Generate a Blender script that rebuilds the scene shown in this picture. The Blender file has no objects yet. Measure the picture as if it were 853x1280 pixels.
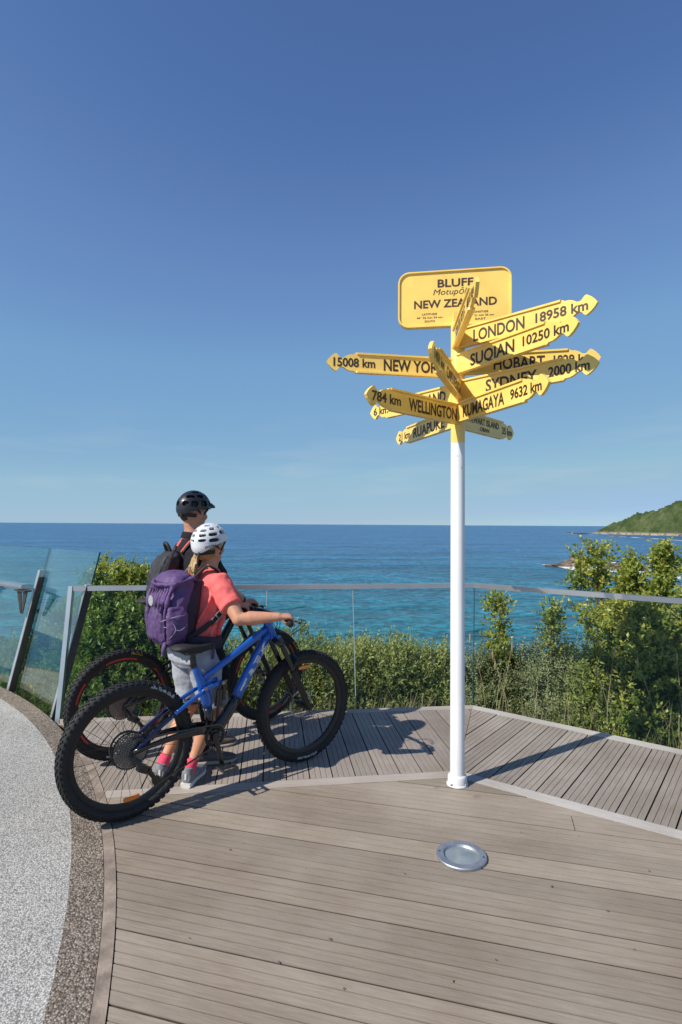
import bpy, bmesh, math, random
import numpy as np
from mathutils import Vector, Matrix, noise, Euler
PI = math.pi
R = math.radians
rnd = random.Random(7)
sc = bpy.context.scene
col = sc.collection

# ------------------------------------------------------------------ camera
PITCH, ROLL, EYE = R(1.25), R(0.34), 1.6
cam = bpy.data.cameras.new('camera')
cam.sensor_fit = 'VERTICAL'; cam.sensor_height = 36.0; cam.sensor_width = 24.0
cam.lens = 712 / 1280 * 36.0
cam.clip_start = 0.05; cam.clip_end = 90000
cam_o = bpy.data.objects.new('camera', cam); col.objects.link(cam_o)
CM = Matrix.Rotation(PI / 2 + PITCH, 3, 'X') @ Matrix.Rotation(ROLL, 3, 'Z')
cam_o.matrix_world = Matrix.Translation((0, 0, EYE)) @ CM.to_4x4()
sc.camera = cam_o
CAM = Vector((0, 0, EYE))

# ------------------------------------------------------------------ sky and sun
SUN_EL, SUN_AZ = R(42), R(237)          # azimuth clockwise from +Y
world = bpy.data.worlds.new('World'); sc.world = world; world.use_nodes = True
wn, wl = world.node_tree.nodes, world.node_tree.links
sky = wn.new('ShaderNodeTexSky'); sky.sky_type = 'NISHITA'; sky.sun_disc = False
sky.sun_elevation = SUN_EL; sky.sun_rotation = SUN_AZ
sky.altitude = 2000; sky.air_density = 0.7; sky.dust_density = 0.0; sky.ozone_density = 10.0
bgn = wn['Background']; bgn.inputs[1].default_value = 0.10
# one even response curve per colour, the same in every direction
sks = wn.new('ShaderNodeSeparateColor'); skc = wn.new('ShaderNodeCombineColor'); wl.new(sky.outputs[0], sks.inputs[0])
for ch, pts in enumerate((((0, 0), (.027, .060), (.036, .098), (.056, .142), (.165, .245), (.374, .289), (1, .5)),
                          ((0, 0), (.063, .124), (.087, .190), (.133, .278), (.347, .400), (.621, .415), (1, .6)),
                          ((0, 0), (.171, .305), (.231, .395), (.336, .475), (.655, .515), (.857, .52), (1, .6)))):
    dv = wn.new('ShaderNodeMath'); dv.operation = 'MULTIPLY'; dv.inputs[1].default_value = .1; wl.new(sks.outputs[ch], dv.inputs[0])
    rp = wn.new('ShaderNodeValToRGB'); rp.color_ramp.interpolation = 'CARDINAL' if False else 'LINEAR'; el_ = rp.color_ramp.elements
    el_[0].position = 0; el_[0].color = (0, 0, 0, 1); el_[1].position = 1; el_[1].color = (pts[-1][1],) * 3 + (1,)
    for x_, y_ in pts[1:-1]: q_ = el_.new(x_); q_.color = (y_, y_, y_, 1)
    wl.new(dv.outputs[0], rp.inputs[0]); wl.new(rp.outputs[0], skc.inputs[ch])
skt = wn.new('ShaderNodeVectorMath'); skt.operation = 'SCALE'; skt.inputs['Scale'].default_value = 10; wl.new(skc.outputs[0], skt.inputs[0])
tc = wn.new('ShaderNodeTexCoord'); sep = wn.new('ShaderNodeSeparateXYZ')
wl.new(tc.outputs['Generated'], sep.inputs[0])
mp = wn.new('ShaderNodeMapping'); mp.inputs['Scale'].default_value = (3.0, 3.0, 22.0)
wl.new(tc.outputs['Generated'], mp.inputs[0])
cn = wn.new('ShaderNodeTexNoise'); cn.inputs['Scale'].default_value = 1.6; cn.inputs['Detail'].default_value = 6
wl.new(mp.outputs[0], cn.inputs['Vector'])
cr = wn.new('ShaderNodeValToRGB'); cr.color_ramp.elements[0].position = .52; cr.color_ramp.elements[1].position = .80
wl.new(cn.outputs[0], cr.inputs[0])
er = wn.new('ShaderNodeValToRGB'); e = er.color_ramp.elements
e[0].position = 0.01; e[0].color = (0, 0, 0, 1); e[1].position = .07; e[1].color = (1, 1, 1, 1)
k = er.color_ramp.elements.new(.22); k.color = (0, 0, 0, 1)
wl.new(sep.outputs[2], er.inputs[0])
mm = wn.new('ShaderNodeMath'); mm.operation = 'MULTIPLY'
wl.new(cr.outputs[0], mm.inputs[0]); wl.new(er.outputs[0], mm.inputs[1])
m2 = wn.new('ShaderNodeMath'); m2.operation = 'MULTIPLY'; m2.inputs[1].default_value = .30
wl.new(mm.outputs[0], m2.inputs[0])
mx = wn.new('ShaderNodeMixRGB'); mx.inputs[2].default_value = (4.6, 5.1, 5.5, 1)
wl.new(m2.outputs[0], mx.inputs[0]); wl.new(skt.outputs[0], mx.inputs[1]); wl.new(mx.outputs[0], bgn.inputs[0])

sun = bpy.data.lights.new('sun', 'SUN'); sun.energy = 4.3; sun.angle = R(0.5); sun.color = (1, .945, .86)
sun_o = bpy.data.objects.new('sun', sun); col.objects.link(sun_o)
SUN = Vector((math.sin(SUN_AZ) * math.cos(SUN_EL), math.cos(SUN_AZ) * math.cos(SUN_EL), math.sin(SUN_EL)))
sun_o.rotation_euler = SUN.to_track_quat('Z', 'Y').to_euler(); sun_o.location = SUN * 20
sc.view_settings.view_transform = 'Standard'; sc.view_settings.look = 'None'
sc.view_settings.exposure = 0.36; sc.view_settings.gamma = 1.0
try:
    sc.cycles.transparent_max_bounces = 24; sc.cycles.max_bounces = 8
except Exception: pass

# ------------------------------------------------------------------ survey helpers: picture point (853x1280) -> place in the world
def ray(x, y): return CM @ Vector(((x - 426.5) / 712, -(y - 640) / 712, -1))
def G(x, y, z=0.0):
    d = ray(x, y); return CAM + d * ((z - EYE) / d.z)
def P(x, y, Y):
    d = ray(x, y); return CAM + d * (Y / d.y)

# ------------------------------------------------------------------ object helpers
def tag(o, label=None, cat=None, group=None, kind=None):
    if label: o['label'] = label
    if cat: o['category'] = cat
    if group: o['group'] = group
    if kind: o['kind'] = kind
    return o
def empty(name, loc=(0, 0, 0), rz=0.0):
    o = bpy.data.objects.new(name, None); col.objects.link(o)
    o.location = loc; o.rotation_euler = (0, 0, rz); o.empty_display_size = .1
    return o
def link(name, me, mats=None, parent=None, loc=None):
    if mats is not None:
        if len(me.materials): me.materials.clear()
        for m in (mats if isinstance(mats, (list, tuple)) else [mats]): me.materials.append(m)
    o = bpy.data.objects.new(name, me); col.objects.link(o)
    if parent: o.parent = parent
    if loc: o.location = loc
    return o
def copy_tree(o, parent=None):
    c = o.copy(); col.objects.link(c)
    if parent: c.parent = parent
    for ch in KIDS.get(o.name, []): copy_tree(ch, c)
    return c
KIDS = {}

class MB:
    """collects shapes; build() links them as ONE mesh object"""
    def __init__(s): s.v = []; s.f = []; s.mi = []; s.m = 0
    def add(s, vs, fs):
        n = len(s.v); s.v += [tuple(v) for v in vs]; s.f += [tuple(i + n for i in f) for f in fs]; s.mi += [s.m] * len(fs); return s
    def box(s, c, d, rot=None, bev=0):
        x, y, z = d[0] / 2, d[1] / 2, d[2] / 2; c = Vector(c)
        if bev <= 0:
            vs = [Vector((sx * x, sy * y, sz * z)) for sx in (-1, 1) for sy in (-1, 1) for sz in (-1, 1)]
            fs = [(0, 1, 3, 2), (4, 6, 7, 5), (0, 4, 5, 1), (2, 3, 7, 6), (0, 2, 6, 4), (1, 5, 7, 3)]
        else:
            bm = bmesh.new(); bmesh.ops.create_cube(bm, size=1)
            bmesh.ops.scale(bm, vec=d, verts=bm.verts)
            bmesh.ops.bevel(bm, geom=bm.edges[:], offset=bev, segments=2, affect='EDGES', profile=.6)
            bm.verts.index_update(); vs = [v.co.copy() for v in bm.verts]; fs = [tuple(v.index for v in f.verts) for f in bm.faces]; bm.free()
        if rot is not None: vs = [rot @ v for v in vs]
        return s.add([c + v for v in vs], fs)
    def tube(s, pts, rad, seg=10, cap=True, flat=1.0, up=None):
        pts = [Vector(p) for p in pts]; n = len(pts)
        rad = rad if isinstance(rad, (list, tuple)) else [rad] * n
        vs = []; prev = None
        for i, p in enumerate(pts):
            t = (pts[min(i + 1, n - 1)] - pts[max(i - 1, 0)]).normalized()
            if prev is None:
                a = Vector(up) if up is not None else (Vector((0, 0, 1)) if abs(t.z) < .9 else Vector((1, 0, 0)))
            else: a = prev
            b = t.cross(a)
            if b.length < 1e-6: a = Vector((1, .1, 0)); b = t.cross(a)
            b.normalize(); a = b.cross(t).normalized(); prev = a
            for k in range(seg):
                q = 2 * PI * k / seg; vs.append(p + (a * math.cos(q) + b * math.sin(q) * flat) * rad[i])
        fs = [(i * seg + k, i * seg + (k + 1) % seg, (i + 1) * seg + (k + 1) % seg, (i + 1) * seg + k) for i in range(n - 1) for k in range(seg)]
        if cap: fs += [tuple(range(seg))[::-1], tuple((n - 1) * seg + k for k in range(seg))]
        return s.add(vs, fs)
    def ell(s, c, r, seg=16, rings=10, rot=None):
        vs = []; c = Vector(c)
        for i in range(rings + 1):
            th = PI * i / rings
            for k in range(seg):
                q = 2 * PI * k / seg
                v = Vector((r[0] * math.sin(th) * math.cos(q), r[1] * math.sin(th) * math.sin(q), r[2] * math.cos(th)))
                if rot is not None: v = rot @ v
                vs.append(c + v)
        fs = [(i * seg + k, (i + 1) * seg + k, (i + 1) * seg + (k + 1) % seg, i * seg + (k + 1) % seg) for i in range(rings) for k in range(seg)]
        return s.add(vs, fs)
    def loft(s, secs, seg=20, p=2.0, cap=True):
        """secs: (centre, ax vector, ay vector); superellipse power p"""
        vs = []; n = len(secs)
        for c, a, b in secs:
            c, a, b = Vector(c), Vector(a), Vector(b)
            for k in range(seg):
                q = 2 * PI * k / seg; ca, sa = math.cos(q), math.sin(q)
                vs.append(c + a * math.copysign(abs(ca) ** (2 / p), ca) + b * math.copysign(abs(sa) ** (2 / p), sa))
        fs = [(i * seg + k, i * seg + (k + 1) % seg, (i + 1) * seg + (k + 1) % seg, (i + 1) * seg + k) for i in range(n - 1) for k in range(seg)]
        if cap: fs += [tuple(range(seg))[::-1], tuple((n - 1) * seg + k for k in range(seg))]
        return s.add(vs, fs)
    def lathe(s, prof, seg=32, axis='Z', c=(0, 0, 0), closed=False):
        vs = []; c = Vector(c); n = len(prof)
        for r, h in prof:
            for k in range(seg):
                q = 2 * PI * k / seg
                if axis == 'Z': v = (r * math.cos(q), r * math.sin(q), h)
                elif axis == 'Y': v = (r * math.cos(q), h, r * math.sin(q))
                else: v = (h, r * math.cos(q), r * math.sin(q))
                vs.append(c + Vector(v))
        m = n if closed else n - 1
        fs = [(i * seg + k, i * seg + (k + 1) % seg, ((i + 1) % n) * seg + (k + 1) % seg, ((i + 1) % n) * seg + k) for i in range(m) for k in range(seg)]
        return s.add(vs, fs)
    def prism(s, poly, z0, z1, M=None):
        n = len(poly); vs = [Vector((x, y, z0)) for x, y in poly] + [Vector((x, y, z1)) for x, y in poly]
        if M is not None: vs = [M @ v for v in vs]
        return s.add(vs, [tuple(range(n))[::-1], tuple(range(n, 2 * n))] + [(i, (i + 1) % n, n + (i + 1) % n, n + i) for i in range(n)])
    def ribbon(s, pts, ups, w, t):
        """flat strap: pts path, ups surface normals, width w, thickness t"""
        secs = []
        for i, p in enumerate(pts):
            d = (Vector(pts[min(i + 1, len(pts) - 1)]) - Vector(pts[max(i - 1, 0)])).normalized()
            u = Vector(ups[i] if isinstance(ups, list) else ups); a = d.cross(u).normalized(); u = a.cross(d).normalized()
            secs.append((p, a * (w / 2), u * (t / 2)))
        return s.loft(secs, seg=12, p=5)
    def mesh(s, name, smooth=False, fixn=True):
        me = bpy.data.meshes.new(name); me.from_pydata(s.v, [], s.f)
        if any(s.mi): me.polygons.foreach_set('material_index', s.mi)
        if fixn:
            bm = bmesh.new(); bm.from_mesh(me); bmesh.ops.recalc_face_normals(bm, faces=bm.faces); bm.to_mesh(me); bm.free()
        if smooth:
            me.polygons.foreach_set('use_smooth', [True] * len(me.polygons))
            if smooth is not True:
                me.set_sharp_from_angle(angle=R(smooth))
        me.update(); return me
    def build(s, name, mat, parent=None, smooth=False, loc=None, fixn=True):
        o = link(name, s.mesh(name, smooth, fixn), mat, parent, loc)
        if parent: KIDS.setdefault(parent.name, []).append(o)
        return o

def flesh(mb, voxel, smooth=6, disp=None, sub=False, fac=.5):
    """fuse all the volumes of mb to one continuous skin"""
    me = mb.mesh('tmp'); o = bpy.data.objects.new('tmp', me); col.objects.link(o)
    m = o.modifiers.new('r', 'REMESH'); m.mode = 'VOXEL'; m.voxel_size = voxel; m.adaptivity = 0
    if smooth:
        m = o.modifiers.new('s', 'SMOOTH'); m.iterations = smooth; m.factor = fac
    for i, (size, st, kind) in enumerate(disp or []):
        t = bpy.data.textures.new('cl%d' % i, kind); t.noise_scale = size
        m = o.modifiers.new('d%d' % i, 'DISPLACE'); m.texture = t; m.strength = st; m.mid_level = .42; m.texture_coords = 'LOCAL'
    dg = bpy.context.evaluated_depsgraph_get()
    out = bpy.data.meshes.new_from_object(o.evaluated_get(dg))
    bpy.data.objects.remove(o); out.polygons.foreach_set('use_smooth', [True] * len(out.polygons))
    return out

_tc = {}
def glyphs(s, bold=0.0, italic=False, res=3, space=1.0):
    """flat lettering as (verts 0..w, faces, width); cap height 1"""
    key = (s, bold, italic, res, space)
    if key in _tc: return _tc[key]
    c = bpy.data.curves.new('t', 'FONT'); c.body = s; c.size = 1; c.offset = bold; c.resolution_u = res
    c.space_character = space
    if italic: c.shear = .25
    o = bpy.data.objects.new('t', c); col.objects.link(o)
    dg = bpy.context.evaluated_depsgraph_get(); dg.update()
    me = bpy.data.meshes.new_from_object(o.evaluated_get(dg))
    vs = [(v.co.x, v.co.y) for v in me.vertices]; fs = [tuple(p.vertices) for p in me.polygons]
    bpy.data.objects.remove(o)
    x0 = min(v[0] for v in vs); x1 = max(v[0] for v in vs)
    cap = .727
    r = ([((x - x0) / (x1 - x0), y / cap) for x, y in vs], fs, (x1 - x0) / cap)
    _tc[key] = r; return r
def text(mb, s, fn, bold=.012, italic=False, res=3, space=1.0):
    """fn maps (0..1 along the word, cap-height units) to a place"""
    vs, fs, w = glyphs(s, bold, italic, res, space)
    mb.add([fn(x, y) for x, y in vs], fs)

# ------------------------------------------------------------------ materials
def mat(name, c, rough=.5, metal=0.0, var=0.0, vscale=8.0, bump=0.0, bscale=60.0, spec=.5, sss=0.0, coat=0.0, c2=None, detail=6, stretch=None, emit=None):
    m = bpy.data.materials.new(name); m.use_nodes = True
    n, l = m.node_tree.nodes, m.node_tree.links; b = n['Principled BSDF']
    b.inputs['Base Color'].default_value = (*c, 1); b.inputs['Roughness'].default_value = rough
    b.inputs['Metallic'].default_value = metal; b.inputs['Specular IOR Level'].default_value = spec
    if sss: b.inputs['Subsurface Weight'].default_value = sss; b.inputs['Subsurface Radius'].default_value = (.012, .005, .003); b.inputs['Subsurface Scale'].default_value = 1
    if coat: b.inputs['Coat Weight'].default_value = coat; b.inputs['Coat Roughness'].default_value = .08
    t = n.new('ShaderNodeTexCoord'); mp = n.new('ShaderNodeMapping')
    l.new(t.outputs['Object'], mp.inputs[0])
    if stretch: mp.inputs['Scale'].default_value = stretch
    if var or c2:
        no = n.new('ShaderNodeTexNoise'); no.inputs['Scale'].default_value = vscale; no.inputs['Detail'].default_value = detail
        l.new(mp.outputs[0], no.inputs['Vector'])
        cr = n.new('ShaderNodeValToRGB'); cr.color_ramp.elements[0].position = .35; cr.color_ramp.elements[1].position = .68
        a = c2 if c2 else tuple(x * (1 - var) for x in c)
        bq = c if c2 else tuple(min(1, x * (1 + var)) for x in c)
        cr.color_ramp.elements[0].color = (*a, 1); cr.color_ramp.elements[1].color = (*bq, 1)
        l.new(no.outputs[0], cr.inputs[0]); l.new(cr.outputs[0], b.inputs['Base Color'])
    if bump:
        nb = n.new('ShaderNodeTexNoise'); nb.inputs['Scale'].default_value = bscale; nb.inputs['Detail'].default_value = 5
        l.new(mp.outputs[0], nb.inputs['Vector'])
        bp = n.new('ShaderNodeBump'); bp.inputs['Strength'].default_value = bump; bp.inputs['Distance'].default_value = .01
        l.new(nb.outputs[0], bp.inputs['Height']); l.new(bp.outputs[0], b.inputs['Normal'])
    return m

def wood_mat(name, c, groove, along, pitch):
    """weathered decking: grain, fine grooves, stains; 'along' = angle of the board's length"""
    m = bpy.data.materials.new(name); m.use_nodes = True
    n, l = m.node_tree.nodes, m.node_tree.links; b = n['Principled BSDF']
    b.inputs['Roughness'].default_value = .72; b.inputs['Specular IOR Level'].default_value = .35
    g = n.new('ShaderNodeNewGeometry')
    mp = n.new('ShaderNodeMapping'); mp.inputs['Rotation'].default_value = (0, 0, -along)
    l.new(g.outputs['Position'], mp.inputs[0])
    oi = n.new('ShaderNodeObjectInfo')
    ad = n.new('ShaderNodeVectorMath'); ad.operation = 'ADD'; l.new(mp.outputs[0], ad.inputs[0])
    cx = n.new('ShaderNodeCombineXYZ'); ml = n.new('ShaderNodeMath'); ml.operation = 'MULTIPLY'; ml.inputs[1].default_value = 37
    l.new(oi.outputs['Random'], ml.inputs[0]); l.new(ml.outputs[0], cx.inputs[2]); l.new(ml.outputs[0], cx.inputs[0]); l.new(cx.outputs[0], ad.inputs[1])
    st = n.new('ShaderNodeMapping'); st.inputs['Scale'].default_value = (5, 70, 1); l.new(ad.outputs[0], st.inputs[0])
    gr = n.new('ShaderNodeTexNoise'); gr.inputs['Scale'].default_value = 1.6; gr.inputs['Detail'].default_value = 8; gr.inputs['Roughness'].default_value = .65; gr.inputs['Distortion'].default_value = .4
    l.new(st.outputs[0], gr.inputs['Vector'])
    bl = n.new('ShaderNodeTexNoise'); bl.inputs['Scale'].default_value = 1.7; bl.inputs['Detail'].default_value = 5; l.new(g.outputs['Position'], bl.inputs['Vector'])
    sp = n.new('ShaderNodeTexNoise'); sp.inputs['Scale'].default_value = 55; sp.inputs['Detail'].default_value = 3; l.new(g.outputs['Position'], sp.inputs['Vector'])
    r1 = n.new('ShaderNodeValToRGB'); r1.color_ramp.elements[0].position = .28; r1.color_ramp.elements[1].position = .74
    r1.color_ramp.elements[0].color = (*[x * .80 for x in c], 1); r1.color_ramp.elements[1].color = (*[x * 1.14 for x in c], 1)
    l.new(gr.outputs[0], r1.inputs[0])
    r2 = n.new('ShaderNodeValToRGB'); r2.color_ramp.elements[0].position = .3; r2.color_ramp.elements[1].position = .7
    r2.color_ramp.elements[0].color = (.78, .73, .70, 1); r2.color_ramp.elements[1].color = (1.07, 1.07, 1.08, 1)
    l.new(bl.outputs[0], r2.inputs[0])
    m1 = n.new('ShaderNodeMixRGB'); m1.blend_type = 'MULTIPLY'; m1.inputs[0].default_value = 1
    l.new(r1.outputs[0], m1.inputs[1]); l.new(r2.outputs[0], m1.inputs[2])
    hv = n.new('ShaderNodeHueSaturation'); mr = n.new('ShaderNodeMapRange'); mr.inputs[3].default_value = .86; mr.inputs[4].default_value = 1.12
    l.new(oi.outputs['Random'], mr.inputs[0]); l.new(mr.outputs[0], hv.inputs['Value']); l.new(m1.outputs[0], hv.inputs['Color'])
    r3 = n.new('ShaderNodeValToRGB'); r3.color_ramp.elements[0].position = .73; r3.color_ramp.elements[1].position = .80; l.new(sp.outputs[0], r3.inputs[0])
    m3 = n.new('ShaderNodeMixRGB'); m3.inputs[2].default_value = (.07, .055, .045, 1); l.new(hv.outputs[0], m3.inputs[1])
    mf = n.new('ShaderNodeMath'); mf.operation = 'MULTIPLY'; mf.inputs[1].default_value = .7; l.new(r3.outputs[0], mf.inputs[0]); l.new(mf.outputs[0], m3.inputs[0])
    # a few larger spilled stains
    vs = n.new('ShaderNodeTexVoronoi'); vs.inputs['Scale'].default_value = 2.3; vs.inputs['Randomness'].default_value = 1
    dn = n.new('ShaderNodeVectorMath'); dn.operation = 'ADD'; l.new(g.outputs['Position'], dn.inputs[0])
    dn2 = n.new('ShaderNodeTexNoise'); dn2.inputs['Scale'].default_value = 9; l.new(g.outputs['Position'], dn2.inputs['Vector'])
    dsc = n.new('ShaderNodeVectorMath'); dsc.operation = 'SCALE'; dsc.inputs['Scale'].default_value = .12; l.new(dn2.outputs['Color'], dsc.inputs[0]); l.new(dsc.outputs[0], dn.inputs[1])
    l.new(dn.outputs[0], vs.inputs['Vector'])
    r4 = n.new('ShaderNodeValToRGB'); r4.color_ramp.elements[0].position = .03; r4.color_ramp.elements[1].position = .07
    r4.color_ramp.elements[0].color = (1, 1, 1, 1); r4.color_ramp.elements[1].color = (0, 0, 0, 1); l.new(vs.outputs['Distance'], r4.inputs[0])
    m4 = n.new('ShaderNodeMixRGB'); m4.inputs[2].default_value = (*[x * .55 for x in c], 1); l.new(m3.outputs[0], m4.inputs[1])
    mf4 = n.new('ShaderNodeMath'); mf4.operation = 'MULTIPLY'; mf4.inputs[1].default_value = .55; l.new(r4.outputs[0], mf4.inputs[0]); l.new(mf4.outputs[0], m4.inputs[0])
    l.new(m4.outputs[0], b.inputs['Base Color'])
    bp = n.new('ShaderNodeBump'); bp.inputs['Strength'].default_value = .35; bp.inputs['Distance'].default_value = .004
    l.new(gr.outputs[0], bp.inputs['Height']); l.new(bp.outputs[0], b.inputs['Normal'])
    return m

M = {}
def defmats():
    M['front_wood'] = wood_mat('front_wood', (.315, .268, .212), True, R(-16), .15)
    M['back_wood'] = wood_mat('back_wood', (.315, .275, .235), True, R(97), .145)
    M['side_wood'] = wood_mat('side_wood', (.33, .292, .248), True, R(52), .145)
    M['border_l'] = wood_mat('border_l', (.385, .345, .30), False, R(8), .1)
    M['border_r'] = wood_mat('border_r', (.47, .45, .41), False, R(-36), .1)
    M['gap_dark'] = mat('gap_dark', (.068, .054, .042), .95, var=.3, vscale=20)  # darker tone of the board base, seen in gaps and grooves
    M['kerb'] = mat('kerb', (.27, .215, .17), .8, var=.3, vscale=9, bump=.3)
    M['yellow'] = mat('yellow', (.95, .64, .155), .26, var=.09, vscale=6, spec=.6, bump=.03, bscale=40)
    M['yellow_shell'] = mat('yellow_shell', (.80, .50, .075), .36, var=.08, vscale=9, spec=.6)
    M['ink'] = mat('ink', (.045, .022, .018), .5)
    M['board_ink'] = mat('board_ink', (.05, .025, .02), .5)
    M['white'] = mat('white', (.80, .81, .82), .3, var=.04, vscale=3, spec=.5)
    M['steel'] = mat('steel', (.42, .44, .47), .35, 1.0, var=.1, vscale=14)
    M['rail'] = mat('rail', (.60, .60, .62), .33, .9, var=.06, vscale=5)
    M['post'] = mat('post', (.50, .54, .56), .4, .7, var=.08, vscale=5)
    M['dark_metal'] = mat('dark_metal', (.06, .05, .045), .45, .4, var=.1)
    M['tyre'] = mat('tyre', (.016, .016, .017), .75, var=.25, vscale=20, bump=.2, bscale=120)
    M['black'] = mat('black', (.010, .010, .012), .38, spec=.45)
    M['matt_black'] = mat('matt_black', (.014, .014, .016), .7)
    M['gloss_black'] = mat('gloss_black', (.008, .008, .01), .22, coat=.5)
    M['navy'] = mat('navy', (.008, .018, .085), .25, .25, coat=.6)
    M['blue'] = mat('blue', (.012, .115, .50), .28, .25, coat=.6, var=.05)
    M['red'] = mat('red', (.55, .035, .02), .4)
    M['decal_white'] = mat('decal_white', (.62, .62, .62), .4)
    M['decal_yellow'] = mat('decal_yellow', (.62, .42, .04), .5)
    M['orange'] = mat('orange', (.90, .22, .015), .3, coat=.5)
    M['chrome'] = mat('chrome', (.34, .34, .35), .28, 1.0)
    M['gear_mid'] = mat('gear_mid', (.20, .20, .205), .4, .85)
    M['gear_dark'] = mat('gear_dark', (.03, .03, .032), .5, .3)
    M['gear'] = mat('gear', (.11, .11, .115), .35, .9)
    M['skin'] = mat('skin', (.56, .27, .165), .5, sss=.12, var=.08, vscale=14, bump=.06, bscale=150)
    M['skin_m'] = mat('skin_m', (.47, .22, .14), .5, sss=.12, var=.08, vscale=14)
    M['hair'] = mat('hair', (.46, .31, .14), .45, c2=(.28, .17, .07), vscale=30)
    M['dark_hair'] = mat('dark_hair', (.03, .02, .014), .6)
    M['coral'] = mat('coral', (.82, .155, .145), .85, var=.10, vscale=7, bump=.35, bscale=9, spec=.25)
    M['shorts'] = mat('shorts', (.36, .375, .42), .8, var=.07, vscale=6, bump=.4, bscale=14, spec=.3)
    M['dark_cloth'] = mat('dark_cloth', (.012, .012, .016), .85, var=.2, vscale=7, bump=.4, bscale=10, spec=.25)
    M['purple'] = mat('purple', (.095, .050, .150), .62, var=.22, vscale=5, bump=.6, bscale=16, spec=.4)
    M['purple_dark'] = mat('purple_dark', (.018, .012, .030), .7, var=.2, bump=.5, bscale=16)  # purple darkened to stand for shade on the pack's back panel
    M['pack_black'] = mat('pack_black', (.022, .022, .025), .65, var=.3, vscale=7, bump=.6, bscale=18)
    M['strap_red'] = mat('strap_red', (.65, .10, .06), .7)
    M['strap'] = mat('strap', (.02, .018, .022), .75)
    M['buckle'] = mat('buckle', (.35, .35, .36), .4)
    M['cord'] = mat('cord', (.30, .26, .33), .7)
    M['helmet_white'] = mat('helmet_white', (.66, .68, .71), .38, coat=.25)
    M['helmet_black'] = mat('helmet_black', (.013, .014, .02), .42, coat=.2)
    M['sock'] = mat('sock', (.72, .07, .13), .9)
    M['shoe'] = mat('shoe', (.19, .20, .225), .75, var=.2, vscale=30, bump=.2)
    M['shoe_white'] = mat('shoe_white', (.62, .60, .57), .6)
    M['shoe_brown'] = mat('shoe_brown', (.10, .075, .055), .7, var=.2)
    M['shoe_grey'] = mat('shoe_grey', (.075, .075, .08), .7, var=.2)
    M['sole'] = mat('sole', (.35, .32, .29), .7)
    M['white_eye'] = mat('white_eye', (.7, .7, .7), .3)
    M['soil'] = mat('soil', (.055, .060, .025), .95, c2=(.035, .026, .016), vscale=5, bump=.6, bscale=20)
    M['twig'] = mat('twig', (.10, .075, .05), .9, var=.3)
    M['straw'] = mat('straw', (.34, .27, .15), .8, var=.2)
defmats()

def glass_mat(name, tint, refl=1.0):
    m = bpy.data.materials.new(name); m.use_nodes = True
    n, l = m.node_tree.nodes, m.node_tree.links; n.remove(n['Principled BSDF'])
    t = n.new('ShaderNodeBsdfTransparent'); t.inputs[0].default_value = (*tint, 1)
    g = n.new('ShaderNodeBsdfGlossy'); g.inputs['Roughness'].default_value = .0; g.inputs[0].default_value = (1, 1, 1, 1)
    f = n.new('ShaderNodeFresnel'); gb = n.new('ShaderNodeNewGeometry'); ir = n.new('ShaderNodeMath'); ir.operation = 'MULTIPLY_ADD'; ir.inputs[1].default_value = -.8333; ir.inputs[2].default_value = 1.5; l.new(gb.outputs['Backfacing'], ir.inputs[0]); l.new(ir.outputs[0], f.inputs[0])
    mu = n.new('ShaderNodeMath'); mu.operation = 'MULTIPLY'; mu.inputs[1].default_value = refl; mu.use_clamp = True; l.new(f.outputs[0], mu.inputs[0])
    mx = n.new('ShaderNodeMixShader'); l.new(mu.outputs[0], mx.inputs[0]); l.new(t.outputs[0], mx.inputs[1]); l.new(g.outputs[0], mx.inputs[2])
    l.new(mx.outputs[0], n['Material Output'].inputs[0]); return m
M['glass'] = glass_mat('glass', (.98, .985, .982), .18)
M['screen_glass'] = glass_mat('screen_glass', (.78, .90, .875), 1.7)
M['seal'] = mat('seal', (.30, .34, .34), .5)
M['glass_edge'] = mat('glass_edge', (.02, .10, .11), .3)

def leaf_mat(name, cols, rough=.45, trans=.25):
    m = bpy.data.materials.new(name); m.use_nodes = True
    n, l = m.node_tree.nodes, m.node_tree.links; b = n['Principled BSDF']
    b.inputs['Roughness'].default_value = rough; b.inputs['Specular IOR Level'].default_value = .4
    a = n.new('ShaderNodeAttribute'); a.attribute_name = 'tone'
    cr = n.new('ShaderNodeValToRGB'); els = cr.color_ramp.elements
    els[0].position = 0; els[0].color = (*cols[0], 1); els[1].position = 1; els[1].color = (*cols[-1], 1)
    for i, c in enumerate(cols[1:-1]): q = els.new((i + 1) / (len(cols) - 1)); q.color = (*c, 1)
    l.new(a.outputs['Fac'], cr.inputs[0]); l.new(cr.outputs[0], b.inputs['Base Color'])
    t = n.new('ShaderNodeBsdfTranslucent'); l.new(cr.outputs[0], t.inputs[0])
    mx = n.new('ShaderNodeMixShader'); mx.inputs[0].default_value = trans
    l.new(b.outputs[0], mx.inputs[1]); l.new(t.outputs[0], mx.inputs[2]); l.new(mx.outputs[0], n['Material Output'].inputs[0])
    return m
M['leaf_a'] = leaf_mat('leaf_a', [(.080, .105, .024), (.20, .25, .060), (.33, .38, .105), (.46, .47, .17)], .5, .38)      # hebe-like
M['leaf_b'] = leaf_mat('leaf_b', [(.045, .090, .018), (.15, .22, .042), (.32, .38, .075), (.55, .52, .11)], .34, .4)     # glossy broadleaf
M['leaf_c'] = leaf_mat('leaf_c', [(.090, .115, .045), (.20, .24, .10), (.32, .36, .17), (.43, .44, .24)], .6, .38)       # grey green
M['grass'] = leaf_mat('grass', [(.05, .08, .02), (.10, .13, .035), (.22, .21, .09), (.36, .31, .17)], .6)

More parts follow.
